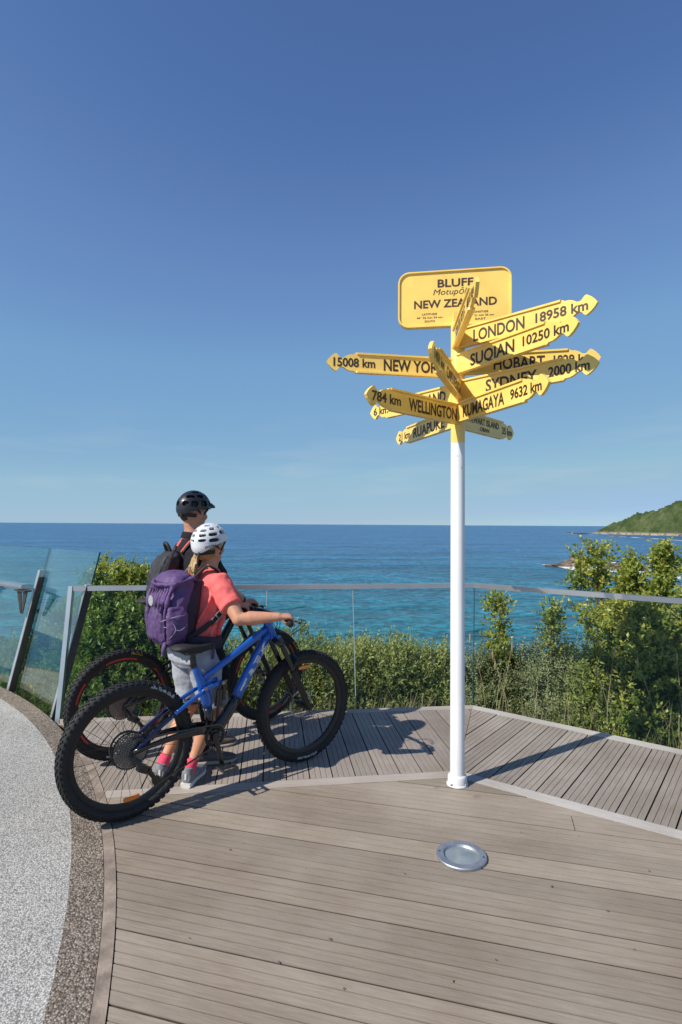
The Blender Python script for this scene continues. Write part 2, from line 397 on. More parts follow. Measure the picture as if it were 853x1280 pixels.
# ------------------------------------------------------------------ the sea
SEA = -9.0
def sea_material():
    m = bpy.data.materials.new('sea'); m.use_nodes = True
    n, l = m.node_tree.nodes, m.node_tree.links; b = n['Principled BSDF']
    g = n.new('ShaderNodeNewGeometry'); sp = n.new('ShaderNodeSeparateXYZ'); l.new(g.outputs['Position'], sp.inputs[0])
    # the water is shallow and teal close to the shore, deep blue further out (true bed depth along Y)
    nz = n.new('ShaderNodeTexNoise'); nz.inputs['Scale'].default_value = .018; nz.inputs['Detail'].default_value = 4
    l.new(g.outputs['Position'], nz.inputs['Vector'])
    na = n.new('ShaderNodeMath'); na.operation = 'MULTIPLY_ADD'; na.inputs[1].default_value = 90; l.new(nz.outputs[0], na.inputs[0]); l.new(sp.outputs[1], na.inputs[2])
    mr = n.new('ShaderNodeMapRange'); mr.inputs[1].default_value = 85; mr.inputs[2].default_value = 300; l.new(na.outputs[0], mr.inputs[0])
    cr = n.new('ShaderNodeValToRGB'); e = cr.color_ramp.elements
    e[0].position = 0; e[0].color = (.016, .135, .165, 1); e[1].position = 1; e[1].color = (.030, .115, .225, 1)
    q = e.new(.35); q.color = (.018, .115, .180, 1)
    l.new(mr.outputs[0], cr.inputs[0])
    l.new(cr.outputs[0], b.inputs['Base Color'])
    b.inputs['Roughness'].default_value = .28; b.inputs['IOR'].default_value = 1.33; b.inputs['Specular IOR Level'].default_value = .42
    def wave(scale, rot, stretch, det):
        mp = n.new('ShaderNodeMapping'); mp.inputs['Rotation'].default_value = (0, 0, rot); mp.inputs['Scale'].default_value = (scale, scale * stretch, 1)
        l.new(g.outputs['Position'], mp.inputs[0]); t = n.new('ShaderNodeTexNoise'); t.inputs['Scale'].default_value = 1; t.inputs['Detail'].default_value = det; t.inputs['Distortion'].default_value = .5
        l.new(mp.outputs[0], t.inputs['Vector']); return t.outputs[0]
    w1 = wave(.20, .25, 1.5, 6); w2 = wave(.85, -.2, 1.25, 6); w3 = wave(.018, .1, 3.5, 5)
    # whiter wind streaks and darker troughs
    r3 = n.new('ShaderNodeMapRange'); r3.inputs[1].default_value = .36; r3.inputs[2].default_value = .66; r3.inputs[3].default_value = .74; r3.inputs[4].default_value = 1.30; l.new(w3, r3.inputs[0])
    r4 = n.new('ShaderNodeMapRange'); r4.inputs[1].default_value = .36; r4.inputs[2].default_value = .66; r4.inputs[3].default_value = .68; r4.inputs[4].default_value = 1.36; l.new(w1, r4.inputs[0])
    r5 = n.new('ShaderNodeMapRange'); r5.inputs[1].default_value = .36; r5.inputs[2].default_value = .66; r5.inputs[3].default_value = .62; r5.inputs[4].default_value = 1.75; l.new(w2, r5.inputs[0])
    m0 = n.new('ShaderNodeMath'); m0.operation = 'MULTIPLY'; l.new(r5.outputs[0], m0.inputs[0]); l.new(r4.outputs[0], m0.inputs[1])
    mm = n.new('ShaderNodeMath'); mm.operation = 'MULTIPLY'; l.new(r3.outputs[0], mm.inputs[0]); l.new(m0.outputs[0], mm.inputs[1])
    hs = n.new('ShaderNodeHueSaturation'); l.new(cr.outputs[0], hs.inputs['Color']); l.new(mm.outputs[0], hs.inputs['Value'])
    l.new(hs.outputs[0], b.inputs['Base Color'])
    b1 = n.new('ShaderNodeBump'); b1.inputs['Strength'].default_value = 1; b1.inputs['Distance'].default_value = 1.9; l.new(w1, b1.inputs['Height'])
    b2 = n.new('ShaderNodeBump'); b2.inputs['Strength'].default_value = 1; b2.inputs['Distance'].default_value = .42; l.new(w2, b2.inputs['Height']); l.new(b1.outputs[0], b2.inputs['Normal'])
    b3 = n.new('ShaderNodeBump'); b3.inputs['Strength'].default_value = 1; b3.inputs['Distance'].default_value = 5; l.new(w3, b3.inputs['Height']); l.new(b2.outputs[0], b3.inputs['Normal'])
    l.new(b3.outputs[0], b.inputs['Normal'])
    return m
mb = MB()
ys = [-60, 0, 60, 150, 400, 1500, 6000, 45000]; xs = [-60000, -4000, -600, -100, 100, 600, 4000, 60000]
mb.add([(x, y, SEA) for y in ys for x in xs], [(j * 8 + i, j * 8 + i + 1, (j + 1) * 8 + i + 1, (j + 1) * 8 + i) for j in range(7) for i in range(7)])
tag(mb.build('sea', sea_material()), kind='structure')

# ------------------------------------------------------------------ plan of the lookout
CC = Vector((-7.9, -.22)); R_IN, R_OUT, R_KERB = 7.26, 7.40, 7.455
def on_circle(r, a): return Vector((CC.x + r * math.cos(a), CC.y + r * math.sin(a)))
FAR_L0, FAR_C, FAR_R0 = Vector((-2.9, 4.60)), Vector((1.18, 5.10)), Vector((4.2, 2.77))
uL = (FAR_C - FAR_L0).normalized(); nL = Vector((-uL.y, uL.x))
uR = (FAR_R0 - FAR_C).normalized(); nR = Vector((-uR.y, uR.x))
ST_C = Vector((.755, 3.70))                               # where the border boards meet behind the pole
sL = Vector((.99, .142)).normalized(); sR = Vector((.822, -.57)).normalized()
snL = Vector((-sL.y, sL.x)); snR = Vector((-sR.y, sR.x))

def clip(poly, p, n):
    """keep the part of a convex polygon where (q-p).n >= 0"""
    out = []
    for i in range(len(poly)):
        a, b = poly[i], poly[(i + 1) % len(poly)]; da, db = (a - p).dot(n), (b - p).dot(n)
        if da >= 0: out.append(a)
        if (da >= 0) != (db >= 0): out.append(a + (b - a) * (da / (da - db)))
    return out
def arc_cut(poly):
    dd = [(p - CC).length for p in poly]
    if min(dd) >= R_KERB: return poly
    if max(dd) < R_KERB: return []
    newp = []
    for j in range(len(poly)):
        a, b = poly[j], poly[(j + 1) % len(poly)]; da, db = dd[j], dd[(j + 1) % len(poly)]
        if da >= R_KERB: newp.append(a)
        if (da >= R_KERB) != (db >= R_KERB):
            lo, hi = (a, b) if da < R_KERB else (b, a)
            for _ in range(24):
                mid = (lo + hi) / 2
                if (mid - CC).length < R_KERB: lo = mid
                else: hi = mid
            newp.append(hi)
    return newp if len(newp) > 2 else []
def area(poly): return abs(sum((poly[j].x * poly[(j + 1) % len(poly)].y - poly[(j + 1) % len(poly)].x * poly[j].y) for j in range(len(poly))) / 2)
def slab(m, poly, z0, z1):
    if len(poly) > 2 and area(poly) > 2e-4: m.prism([(p.x, p.y) for p in poly], z0, z1)
deck = empty('deck'); tag(deck, kind='structure')
def boards(u, w0, w1, pitch, gap, clips, m, ribs, groove, L=12, z=0.0, split=None):
    """lay grooved boards of direction u across the region given by half planes; every board is an object"""
    n = Vector((-u.y, u.x)); s = w0
    def strip(a0, a1, t0, t1):
        poly = [u * t0 + n * a0, u * t1 + n * a0, u * t1 + n * a1, u * t0 + n * a1]
        for p, q in clips:
            poly = clip(poly, p, q)
            if len(poly) < 3: return []
        return arc_cut(poly)
    while s < w1:
        a0, a1 = s + gap / 2, s + pitch - gap / 2
        segs = [(-L, L)]
        if split and rnd.random() < .6:
            q = rnd.uniform(*split); segs = [(-L, q - .002), (q + .002, L)]
        for (t0, t1) in segs:
            base = strip(a0, a1, t0, t1)
            if len(base) < 3 or area(base) < .002: continue
            zz = z + rnd.uniform(-.0015, .0012); mb = MB()
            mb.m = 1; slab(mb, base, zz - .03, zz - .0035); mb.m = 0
            w = (a1 - a0 - groove * (ribs - 1)) / ribs
            for r in range(ribs):
                b0 = a0 + r * (w + groove); slab(mb, strip(b0 + .0006, b0 + w - .0006, t0, t1), zz - .0038, zz + rnd.uniform(-.0004, .0004))
            mb.build('plank', [m, M['gap_dark']], deck, fixn=True)
        s += pitch
uF = Vector((math.cos(R(-15)), math.sin(R(-15)))); nF = Vector((-uF.y, uF.x))
X = lambda x, y: Vector((x, y))
FW, BW = .05, .05
boards(uF, -2.6, 4.4, .158, .0078, [(ST_C - snL * FW, -snL), (ST_C - snR * FW, -snR), (X(0, -2.5), X(0, 1)), (X(4.2, 0), X(-1, 0))], M['front_wood'], 3, .0044, split=(-6, 8))
mit = (FAR_C - ST_C).normalized(); mn = Vector((-mit.y, mit.x))
boards(Vector((-nL.x, -nL.y)), -5, 3, .146, .007, [(ST_C + snL * FW, snL), (FAR_C - nL * .10, -nL), (ST_C - mn * -.002, mn)], M['back_wood'], 4, .0017)
boards(Vector((-nR.x, -nR.y)), -6, 6, .146, .007, [(ST_C + snR * FW, snR), (FAR_C - nR * .10, -nR), (ST_C - mn * .002, -mn), (X(4.2, 0), X(-1, 0))], M['side_wood'], 4, .0017)
# border boards: two round the front field, two along the far edge, each a board of its own
def border(a, b, w, n, m, z=.0005, name='border_board'):
    mbb = MB(); poly = [a - n[0] * w, b - n[1] * w, b + n[1] * w, a + n[0] * w]
    mbb.prism([(p.x, p.y) for p in poly], z - .03, z); return mbb.build(name, m, deck)
def meet(p, d, q, e):
    t = ((q - p).x * e.y - (q - p).y * e.x) / (d.x * e.y - d.y * e.x); return p + d * t
def kerbhit(p, d):
    t = 0
    while (p + d * t - CC).length > R_KERB: t += .002
    return p + d * t
lo_c = meet(ST_C - snL * (FW - .003), sL, ST_C - snR * (FW - .003), sR); hi_c = meet(ST_C + snL * (FW - .003), sL, ST_C + snR * (FW - .003), sR)
lk0 = kerbhit(lo_c, -sL); lk1 = kerbhit(hi_c, -sL)
mbb = MB(); mbb.prism([(p.x, p.y) for p in (lk0, lo_c - sL * .001, hi_c - sL * .001, lk1)], -.03, .0007); mbb.build('border_board', M['border_l'], deck)
mbb = MB(); e0 = meet(lo_c, sR, X(4.2, 0), X(0, 1)); e1 = meet(hi_c, sR, X(4.2, 0), X(0, 1))
mbb.prism([(p.x, p.y) for p in (lo_c + sR * .001, e0, e1, hi_c + sR * .001)], -.03, .0007); mbb.build('border_board', M['border_r'], deck)
fi = meet(FAR_C - nL * .097, uL, FAR_C - nR * .097, uR); fk0 = kerbhit(fi, -uL); fk1 = kerbhit(FAR_C, -uL)
mbb = MB(); mbb.prism([(p.x, p.y) for p in (fk0, fi - uL * .001, FAR_C - uL * .001, fk1)], -.03, .0012); mbb.build('border_board', M['border_l'], deck)
mbb = MB(); mbb.prism([(p.x, p.y) for p in (fi + uR * .001, meet(fi, uR, X(4.2, 0), X(0, 1)), meet(FAR_C, uR, X(4.2, 0), X(0, 1)), FAR_C + uR * .001)], -.03, .0012); mbb.build('border_board', M['border_r'], deck)
# fascia under the far edge and a few joists, so the deck has depth
mbb = MB()
for a, b, n in ((FAR_L0, FAR_C, nL), (FAR_C, FAR_R0, nR)):
    mbb.prism([(p.x, p.y) for p in (a - n * .05, b - n * .05, b - n * .01, a - n * .01)], -.32, -.031)
mbb.build('fascia', M['kerb'], deck)
mbb = MB()
for i in range(14):
    x = -1.2 + i * .45
    mbb.box((x, .8, -.10), (.045, 6.6, .12))
mbb.build('joist', M['kerb'], deck)

# the round plaza of exposed aggregate, its darker band and the bent timber kerb
def ring_sheet(name, r0, r1, z0, z1, m, a0=-200, a1=160, seg=220, kind='structure'):
    mbb = MB(); n = seg + 1; vs = []
    for i in range(n):
        a = R(a0 + (a1 - a0) * i / seg)
        for r, z in ((r0, z0), (r0, z1), (r1, z1), (r1, z0)): vs.append((CC.x + r * math.cos(a), CC.y + r * math.sin(a), z))
    fs = [(i * 4 + k, i * 4 + (k + 1) % 4, (i + 1) * 4 + (k + 1) % 4, (i + 1) * 4 + k) for i in range(seg) for k in range(4)]
    mbb.add(vs, fs); return tag(mbb.build(name, m), kind=kind)
def aggregate(name, cols, scale, bump):
    m = bpy.data.materials.new(name); m.use_nodes = True
    n, l = m.node_tree.nodes, m.node_tree.links; b = n['Principled BSDF']; b.inputs['Roughness'].default_value = .85; b.inputs['Specular IOR Level'].default_value = .3
    g = n.new('ShaderNodeNewGeometry'); v = n.new('ShaderNodeTexVoronoi'); v.inputs['Scale'].default_value = scale; l.new(g.outputs['Position'], v.inputs['Vector'])
    cr = n.new('ShaderNodeValToRGB'); e = cr.color_ramp.elements; e[0].color = (*cols[0], 1); e[1].color = (*cols[-1], 1)
    for i, c in enumerate(cols[1:-1]): q = e.new((i + 1) / (len(cols) - 1)); q.color = (*c, 1)
    sp = n.new('ShaderNodeSeparateColor'); l.new(v.outputs['Color'], sp.inputs[0]); l.new(sp.outputs[0], cr.inputs[0])
    big = n.new('ShaderNodeTexNoise'); big.inputs['Scale'].default_value = 1.3; big.inputs['Detail'].default_value = 6; l.new(g.outputs['Position'], big.inputs['Vector'])
    rr = n.new('ShaderNodeMapRange'); rr.inputs[1].default_value = .3; rr.inputs[2].default_value = .7; rr.inputs[3].default_value = .82; rr.inputs[4].default_value = 1.1; l.new(big.outputs[0], rr.inputs[0])
    ed = n.new('ShaderNodeMapRange'); ed.inputs[1].default_value = .25; ed.inputs[2].default_value = .75; ed.inputs[3].default_value = 1.0; ed.inputs[4].default_value = .42; l.new(v.outputs['Distance'], ed.inputs[0])
    mu = n.new('ShaderNodeMath'); mu.operation = 'MULTIPLY'; l.new(rr.outputs[0], mu.inputs[0]); l.new(ed.outputs[0], mu.inputs[1])
    hs = n.new('ShaderNodeHueSaturation'); l.new(cr.outputs[0], hs.inputs['Color']); l.new(mu.outputs[0], hs.inputs['Value']); l.new(hs.outputs[0], b.inputs['Base Color'])
    bp = n.new('ShaderNodeBump'); bp.inputs['Strength'].default_value = bump; bp.inputs['Distance'].default_value = .006; bp.invert = True
    l.new(v.outputs['Distance'], bp.inputs['Height']); l.new(bp.outputs[0], b.inputs['Normal']); return m
M['agg_light'] = aggregate('agg_light', [(.36, .345, .31), (.48, .465, .43), (.56, .545, .505), (.66, .64, .595)], 150, .45)
M['agg_brown'] = aggregate('agg_brown', [(.13, .10, .075), (.24, .19, .145), (.31, .26, .21), (.45, .39, .32)], 120, .8)
mbb = MB(); mbb.lathe([(0.01, 0), (R_IN, 0), (R_IN, -.2)], 240, 'Z', (CC.x, CC.y, 0)); tag(mbb.build('plaza', M['agg_light']), kind='structure')
ring_sheet('plaza_band', R_IN + .001, R_OUT, -.2, .0015, M['agg_brown'])
ring_sheet('timber_kerb', R_OUT + .002, R_KERB - .004, -.12, .004, M['kerb'], a0=-60, a1=38, seg=120)

# ------------------------------------------------------------------ land
def edge_d(x, y):
    """metres beyond the fenced edge (negative on the lookout)"""
    q = Vector((x, y)); a = (q - FAR_C).dot(nL); b = (q - FAR_C).dot(nR); c = (q - CC).length - R_OUT
    return min(max(a, b) if x < 1.3 else max(a, b), c) if False else min(max(a, b), c)
def ground_z(x, y):
    d = edge_d(x, y)
    if d <= 0: z = -.42
    elif d < 3: z = -.42 - .10 * d
    else: z = -.72 - (d - 3) * .30 - max(0, d - 8) * .25
    return max(z, -11.5) + .06 * noise.noise(Vector((x * .9, y * .9, 0)))
mbb = MB(); nx, ny = 90, 90
gx = [(-30 + 62 * (i / (nx - 1))) for i in range(nx)]; gy = [(-14 + 66 * (j / (ny - 1)) ** 1.3) for j in range(ny)]
mbb.add([(x, y, ground_z(x, y)) for y in gy for x in gx], [(j * nx + i, j * nx + i + 1, (j + 1) * nx + i + 1, (j + 1) * nx + i) for j in range(ny - 1) for i in range(nx - 1)])
tag(mbb.build('ground', M['soil'], smooth=True), kind='structure')

# ------------------------------------------------------------------ headland, rocks, surf
def headland():
    A, B = G(738, 667.3, SEA), G(905, 671.5, SEA)
    a, b = A.xy, B.xy; u = (b - a).normalized(); n = Vector((-u.y, u.x))
    if n.dot(a) < 0: n = -n
    L = (b - a).length
    # ridge line as seen from the lookout, (picture x, picture y)
    prof = [(738, 662), (742, 656), (748, 651), (765, 644), (790, 636), (802, 631.5), (812, 631.5), (825, 626), (853, 620), (880, 612), (930, 600), (1000, 585)]
    S = []
    for x, y in prof:
        base = meet(Vector((0, 0)), ray(x, 668).xy.normalized(), a, u); s = (base - a).dot(u)
        d = n.dot(base.normalized()); p = P(x, y, (base + base.normalized() * 46 / max(d, .2)).y); S.append((s, p.z - SEA))
    def ridge(s):
        if s <= S[0][0]: return max(0, S[0][1] + (s - S[0][0]) * .5)
        for (s0, z0), (s1, z1) in zip(S, S[1:]):
            if s <= s1: return z0 + (z1 - z0) * (s - s0) / (s1 - s0)
        return S[-1][1]
    nx, ny = 330, 120; mbb = MB(); vs = []
    s0, s1 = -45, L * 1.9
    for j in range(ny):
        for i in range(nx):
            s = s0 + (s1 - s0) * i / (nx - 1); t = -6 + 210 * (j / (ny - 1)) ** 1.25
            w = n * (t + 6 * noise.noise(Vector((s * .03, 3, 1)))) + a + u * s
            h = ridge(s); q = max(0, min(1, t / 48)); prof_ = (q * (2 - q)) ** .8 if t < 48 else 1 - .0012 * (t - 48)
            z = h * prof_
            if t > 3:
                k = min(1, (t - 3) / 10)
                nz = noise.noise(Vector((w.x * .035, w.y * .035, 0))) * 5 + noise.noise(Vector((w.x * .10, w.y * .10, 5))) * 3.2 + abs(noise.noise(Vector((w.x * .22, w.y * .22, 9)))) * 5.5
                z += k * (nz - 2.6) * min(1, h / 28)
            else: z = min(z, 2.5) + abs(noise.noise(Vector((w.x * .25, w.y * .25, 2)))) * 3.0 * max(0, min(1, (t + 6) / 6)) - .4
            if t < -4: z = -1
            vs.append((w.x, w.y, SEA + z))
    mbb.add(vs, [(j * nx + i, j * nx + i + 1, (j + 1) * nx + i + 1, (j + 1) * nx + i) for j in range(ny - 1) for i in range(nx - 1)])
    m = bpy.data.materials.new('headland'); m.use_nodes = True
    nn, l = m.node_tree.nodes, m.node_tree.links; bs = nn['Principled BSDF']; bs.inputs['Roughness'].default_value = .9; bs.inputs['Specular IOR Level'].default_value = .1
    g = nn.new('ShaderNodeNewGeometry'); sp = nn.new('ShaderNodeSeparateXYZ'); l.new(g.outputs['Position'], sp.inputs[0])
    t1 = nn.new('ShaderNodeTexNoise'); t1.inputs['Scale'].default_value = .06; t1.inputs['Detail'].default_value = 10; t1.inputs['Roughness'].default_value = .78; l.new(g.outputs['Position'], t1.inputs['Vector'])
    cr = nn.new('ShaderNodeValToRGB'); e = cr.color_ramp.elements; e[0].position = .32; e[0].color = (.018, .032, .012, 1); e[1].position = .70; e[1].color = (.15, .15, .08, 1)
    q = e.new(.45); q.color = (.045, .068, .024, 1); q = e.new(.56); q.color = (.085, .105, .040, 1)
    l.new(t1.outputs[0], cr.inputs[0])
    rk = nn.new('ShaderNodeTexNoise'); rk.inputs['Scale'].default_value = .25; rk.inputs['Detail'].default_value = 6; l.new(g.outputs['Position'], rk.inputs['Vector'])
    rc = nn.new('ShaderNodeValToRGB'); rc.color_ramp.elements[0].position = .35; rc.color_ramp.elements[0].color = (.10, .08, .065, 1); rc.color_ramp.elements[1].position = .7; rc.color_ramp.elements[1].color = (.48, .42, .34, 1); l.new(rk.outputs[0], rc.inputs[0])
    ma = nn.new('ShaderNodeMath'); ma.operation = 'MULTIPLY_ADD'; ma.inputs[1].default_value = 5; l.new(rk.outputs[0], ma.inputs[0]); l.new(sp.outputs[2], ma.inputs[2])
    mr = nn.new('ShaderNodeMapRange'); mr.inputs[1].default_value = SEA + 4.2; mr.inputs[2].default_value = SEA + 6.5; l.new(ma.outputs[0], mr.inputs[0])
    mx = nn.new('ShaderNodeMixRGB'); l.new(mr.outputs[0], mx.inputs[0]); l.new(rc.outputs[0], mx.inputs[1]); l.new(cr.outputs[0], mx.inputs[2]); l.new(mx.outputs[0], bs.inputs['Base Color'])
    tag(mbb.build('headland', m, smooth=True), kind='structure')
    return a, u, n
ha, hu, hn = headland()

def rock_mat():
    m = mat('rock', (.34, .25, .17), .85, c2=(.05, .042, .036), vscale=.35, bump=1.0, bscale=1.2); return m
M['rock'] = rock_mat(); M['dark_rock'] = mat('dark_rock', (.13, .10, .08), .85, c2=(.035, .03, .027), vscale=.5, bump=1, bscale=1.5)
def rock(px, py, wpx, hpx, label, m, seed, asp=.55, lean=0.0):
    c = G(px, py, SEA); k = c.y / 712; w = wpx * k; h = hpx * k
    bm = bmesh.new(); bmesh.ops.create_icosphere(bm, subdivisions=5, radius=1)
    for v in bm.verts:
        p = v.co.copy(); d = 1 + .45 * noise.noise(p * 1.3 + Vector((seed, 0, 0))) + .22 * noise.noise(p * 3.5 + Vector((0, seed, 0))) + .10 * noise.noise(p * 9 + Vector((0, seed, 0)))
        x = p.x; env = 1 + lean * x
        v.co = Vector((p.x * d * w / 2, p.y * d * w / 2 * asp, p.z * d * h * env))
    me = bpy.data.meshes.new('rock'); bm.to_mesh(me); bm.free(); me.polygons.foreach_set('use_smooth', [True] * len(me.polygons))
    o = link('rock', me, m); o.location = (c.x, c.y, SEA - h * .1); tag(o, label, 'rock'); return o
rock(711, 708, 50, 9, 'low tan rock washed by surf in the middle of the bay', M['rock'], 3.1, .4, .55)
rock(719, 706, 24, 12, 'dark brown hump standing at the right end of the low tan rock', M['dark_rock'], 7.7, .6)
rock(778, 711, 60, 8, 'flat tan rock with white surf seen between the tree tops', M['rock'], 1.1, .4)
rock(845, 715, 60, 7, 'flat rock at the right edge of the photo behind the last tree', M['rock'], 5.2, .4)
rock(726, 667.5, 22, 1.6, 'dark low reef off the tip of the headland', M['dark_rock'], 9.2, .5)
rock(712, 666.6, 12, 1.1, 'smallest dark reef farthest off the tip of the headland', M['dark_rock'], 4.4, .5)

def foam_mat():
    m = bpy.data.materials.new('foam'); m.use_nodes = True
    n, l = m.node_tree.nodes, m.node_tree.links; b = n['Principled BSDF']; b.inputs['Base Color'].default_value = (.72, .76, .78, 1); b.inputs['Roughness'].default_value = .8
    g = n.new('ShaderNodeNewGeometry'); t = n.new('ShaderNodeTexNoise'); t.inputs['Scale'].default_value = .35; t.inputs['Detail'].default_value = 8; t.inputs['Roughness'].default_value = .7; l.new(g.outputs['Position'], t.inputs['Vector'])
    a = n.new('ShaderNodeAttribute'); a.attribute_name = 'tone'
    s = n.new('ShaderNodeMath'); s.operation = 'MULTIPLY_ADD'; s.inputs[1].default_value = .42; l.new(a.outputs['Fac'], s.inputs[0]); l.new(t.outputs[0], s.inputs[2])
    cr = n.new('ShaderNodeValToRGB'); cr.color_ramp.elements[0].position = .54; cr.color_ramp.elements[1].position = .70; l.new(s.outputs[0], cr.inputs[0])
    l.new(cr.outputs[0], b.inputs['Alpha']); return m
M['foam'] = foam_mat()
def foam(path, width, name='surf'):
    """churned water lying along a path of picture points on the sea"""
    pts = [G(x, y, SEA + .05) for x, y in path]; vs = []; fs = []; at = []
    fine = []
    for a, b in zip(pts, pts[1:]):
        for k in range(14): fine.append(a.lerp(b, k / 14))
    fine.append(pts[-1]); n = len(fine)
    for i, p in enumerate(fine):
        e = min(1, 4 * min(i, n - 1 - i) / n)
        for k in range(9):
            q = k / 8 - .5; w = width * (1 + .5 * noise.noise(p * .11)) * (.35 + .65 * e)
            vs.append((p.x + w * .35 * noise.noise(Vector((p.x * .2, k, 0))), p.y + q * w * 2, p.z)); at.append((1 - abs(2 * q)) * e)
    fs = [(i * 9 + k, i * 9 + k + 1, (i + 1) * 9 + k + 1, (i + 1) * 9 + k) for i in range(n - 1) for k in range(8)]
    me = bpy.data.meshes.new(name); me.from_pydata(vs, [], fs)
    t = me.attributes.new('tone', 'FLOAT', 'POINT'); t.data.foreach_set('value', at)
    tag(link(name, me, M['foam']), kind='stuff')
foam([(672, 705), (690, 707), (705, 710.5), (730, 710), (748, 705)], 8)
foam([(742, 712), (770, 716), (800, 718), (826, 716)], 15)
foam([(755, 703), (790, 704), (812, 708)], 5)
foam([(800, 722), (853, 722), (900, 724)], 5)
foam([(700, 666.2), (722, 668.2), (750, 669.2), (780, 671), (820, 673.5), (853, 676), (900, 679)], 16)

# ------------------------------------------------------------------ plants
RN = np.random.default_rng(11)
def norm(a): return a / np.maximum(np.linalg.norm(a, axis=-1, keepdims=True), 1e-9)
def leaf_mesh(name, base, axis, nleaf, slen, L, W, spread, tone0, fold=.25, m=None, parent=None, upbias=.25):
    """sprigs: base (N,3), axis (N,3) unit; nleaf leaves along each sprig"""
    N = len(base); k = nleaf
    axis = norm(axis); ref = np.where(np.abs(axis[:, 2:3]) < .9, np.array([[0, 0, 1.]]), np.array([[1., 0, 0]]))
    e1 = norm(np.cross(axis, ref)); e2 = np.cross(axis, e1)
    s = (np.arange(k) + RN.random((N, k))) / k
    ang = RN.random((N, 1)) * 6.28 + np.arange(k)[None] * 2.4 + RN.normal(0, .25, (N, k))
    sl = slen * (.6 + .8 * RN.random((N, 1)))
    p = base[:, None] + axis[:, None] * (s * sl)[..., None]
    rad = np.cos(ang)[..., None] * e1[:, None] + np.sin(ang)[..., None] * e2[:, None]
    tilt = spread * (1.15 - .75 * s) + RN.normal(0, .12, (N, k))
    d = norm(axis[:, None] * np.cos(tilt)[..., None] + rad * np.sin(tilt)[..., None] + np.array([0, 0, upbias * .3]) + RN.normal(0, .12, (N, k, 3)))
    w = norm(np.cross(d, axis[:, None] + RN.normal(0, .25, (N, k, 3)))); nn = np.cross(w, d)
    ls = (L * (.65 + .6 * RN.random((N, k))) * (1.1 - .35 * s))[..., None]; ws = ls * (W / L)
    v0 = p; v1 = p + d * ls * .48 + w * ws * .5 + nn * ls * fold * .3; v2 = p + d * ls - nn * ls * .08; v3 = p + d * ls * .48 - w * ws * .5 + nn * ls * fold * .3
    V = np.stack([v0, v1, v2, v3], 2).reshape(-1, 3); nf = N * k
    me = bpy.data.meshes.new(name)
    me.vertices.add(nf * 4); me.vertices.foreach_set('co', V.astype(np.float32).ravel())
    # two triangles folded at the midrib
    idx = np.arange(nf)[:, None] * 4 + np.array([[0, 1, 2, 0, 2, 3]]); idx = idx.ravel()
    me.loops.add(len(idx)); me.loops.foreach_set('vertex_index', idx.astype(np.int32))
    me.polygons.add(nf * 2); me.polygons.foreach_set('loop_start', (np.arange(nf * 2) * 3).astype(np.int32))
    me.update(calc_edges=True)
    tone = np.clip(tone0[:, None] + .22 * (s - .3) + RN.normal(0, .10, (N, k)), 0, 1)
    tt = np.repeat(tone.ravel(), 2)
    at = me.attributes.new('tone', 'FLOAT', 'FACE'); at.data.foreach_set('value', tt.astype(np.float32))
    o = link(name, me, m, parent)
    return o

def stems(root, c, R3, n, parent, rad=.012, seed=0):
    r = random.Random(seed); mbb = MB()
    for i in range(n):
        a = r.uniform(0, 6.28); f = r.uniform(.3, .95)
        tip = Vector((c[0] + R3[0] * f * math.cos(a), c[1] + R3[1] * f * math.sin(a), c[2] + R3[2] * r.uniform(.1, .8)))
        b = Vector((root[0] + r.uniform(-.06, .06), root[1] + r.uniform(-.06, .06), root[2] - .05)); mid = b.lerp(tip, .5) + Vector((r.uniform(-.08, .08), r.uniform(-.08, .08), .06))
        mbb.tube([b, mid, tip], [rad, rad * .7, rad * .3], 5)
    return tag(mbb.build('stem', M['twig'], parent), kind='stuff')

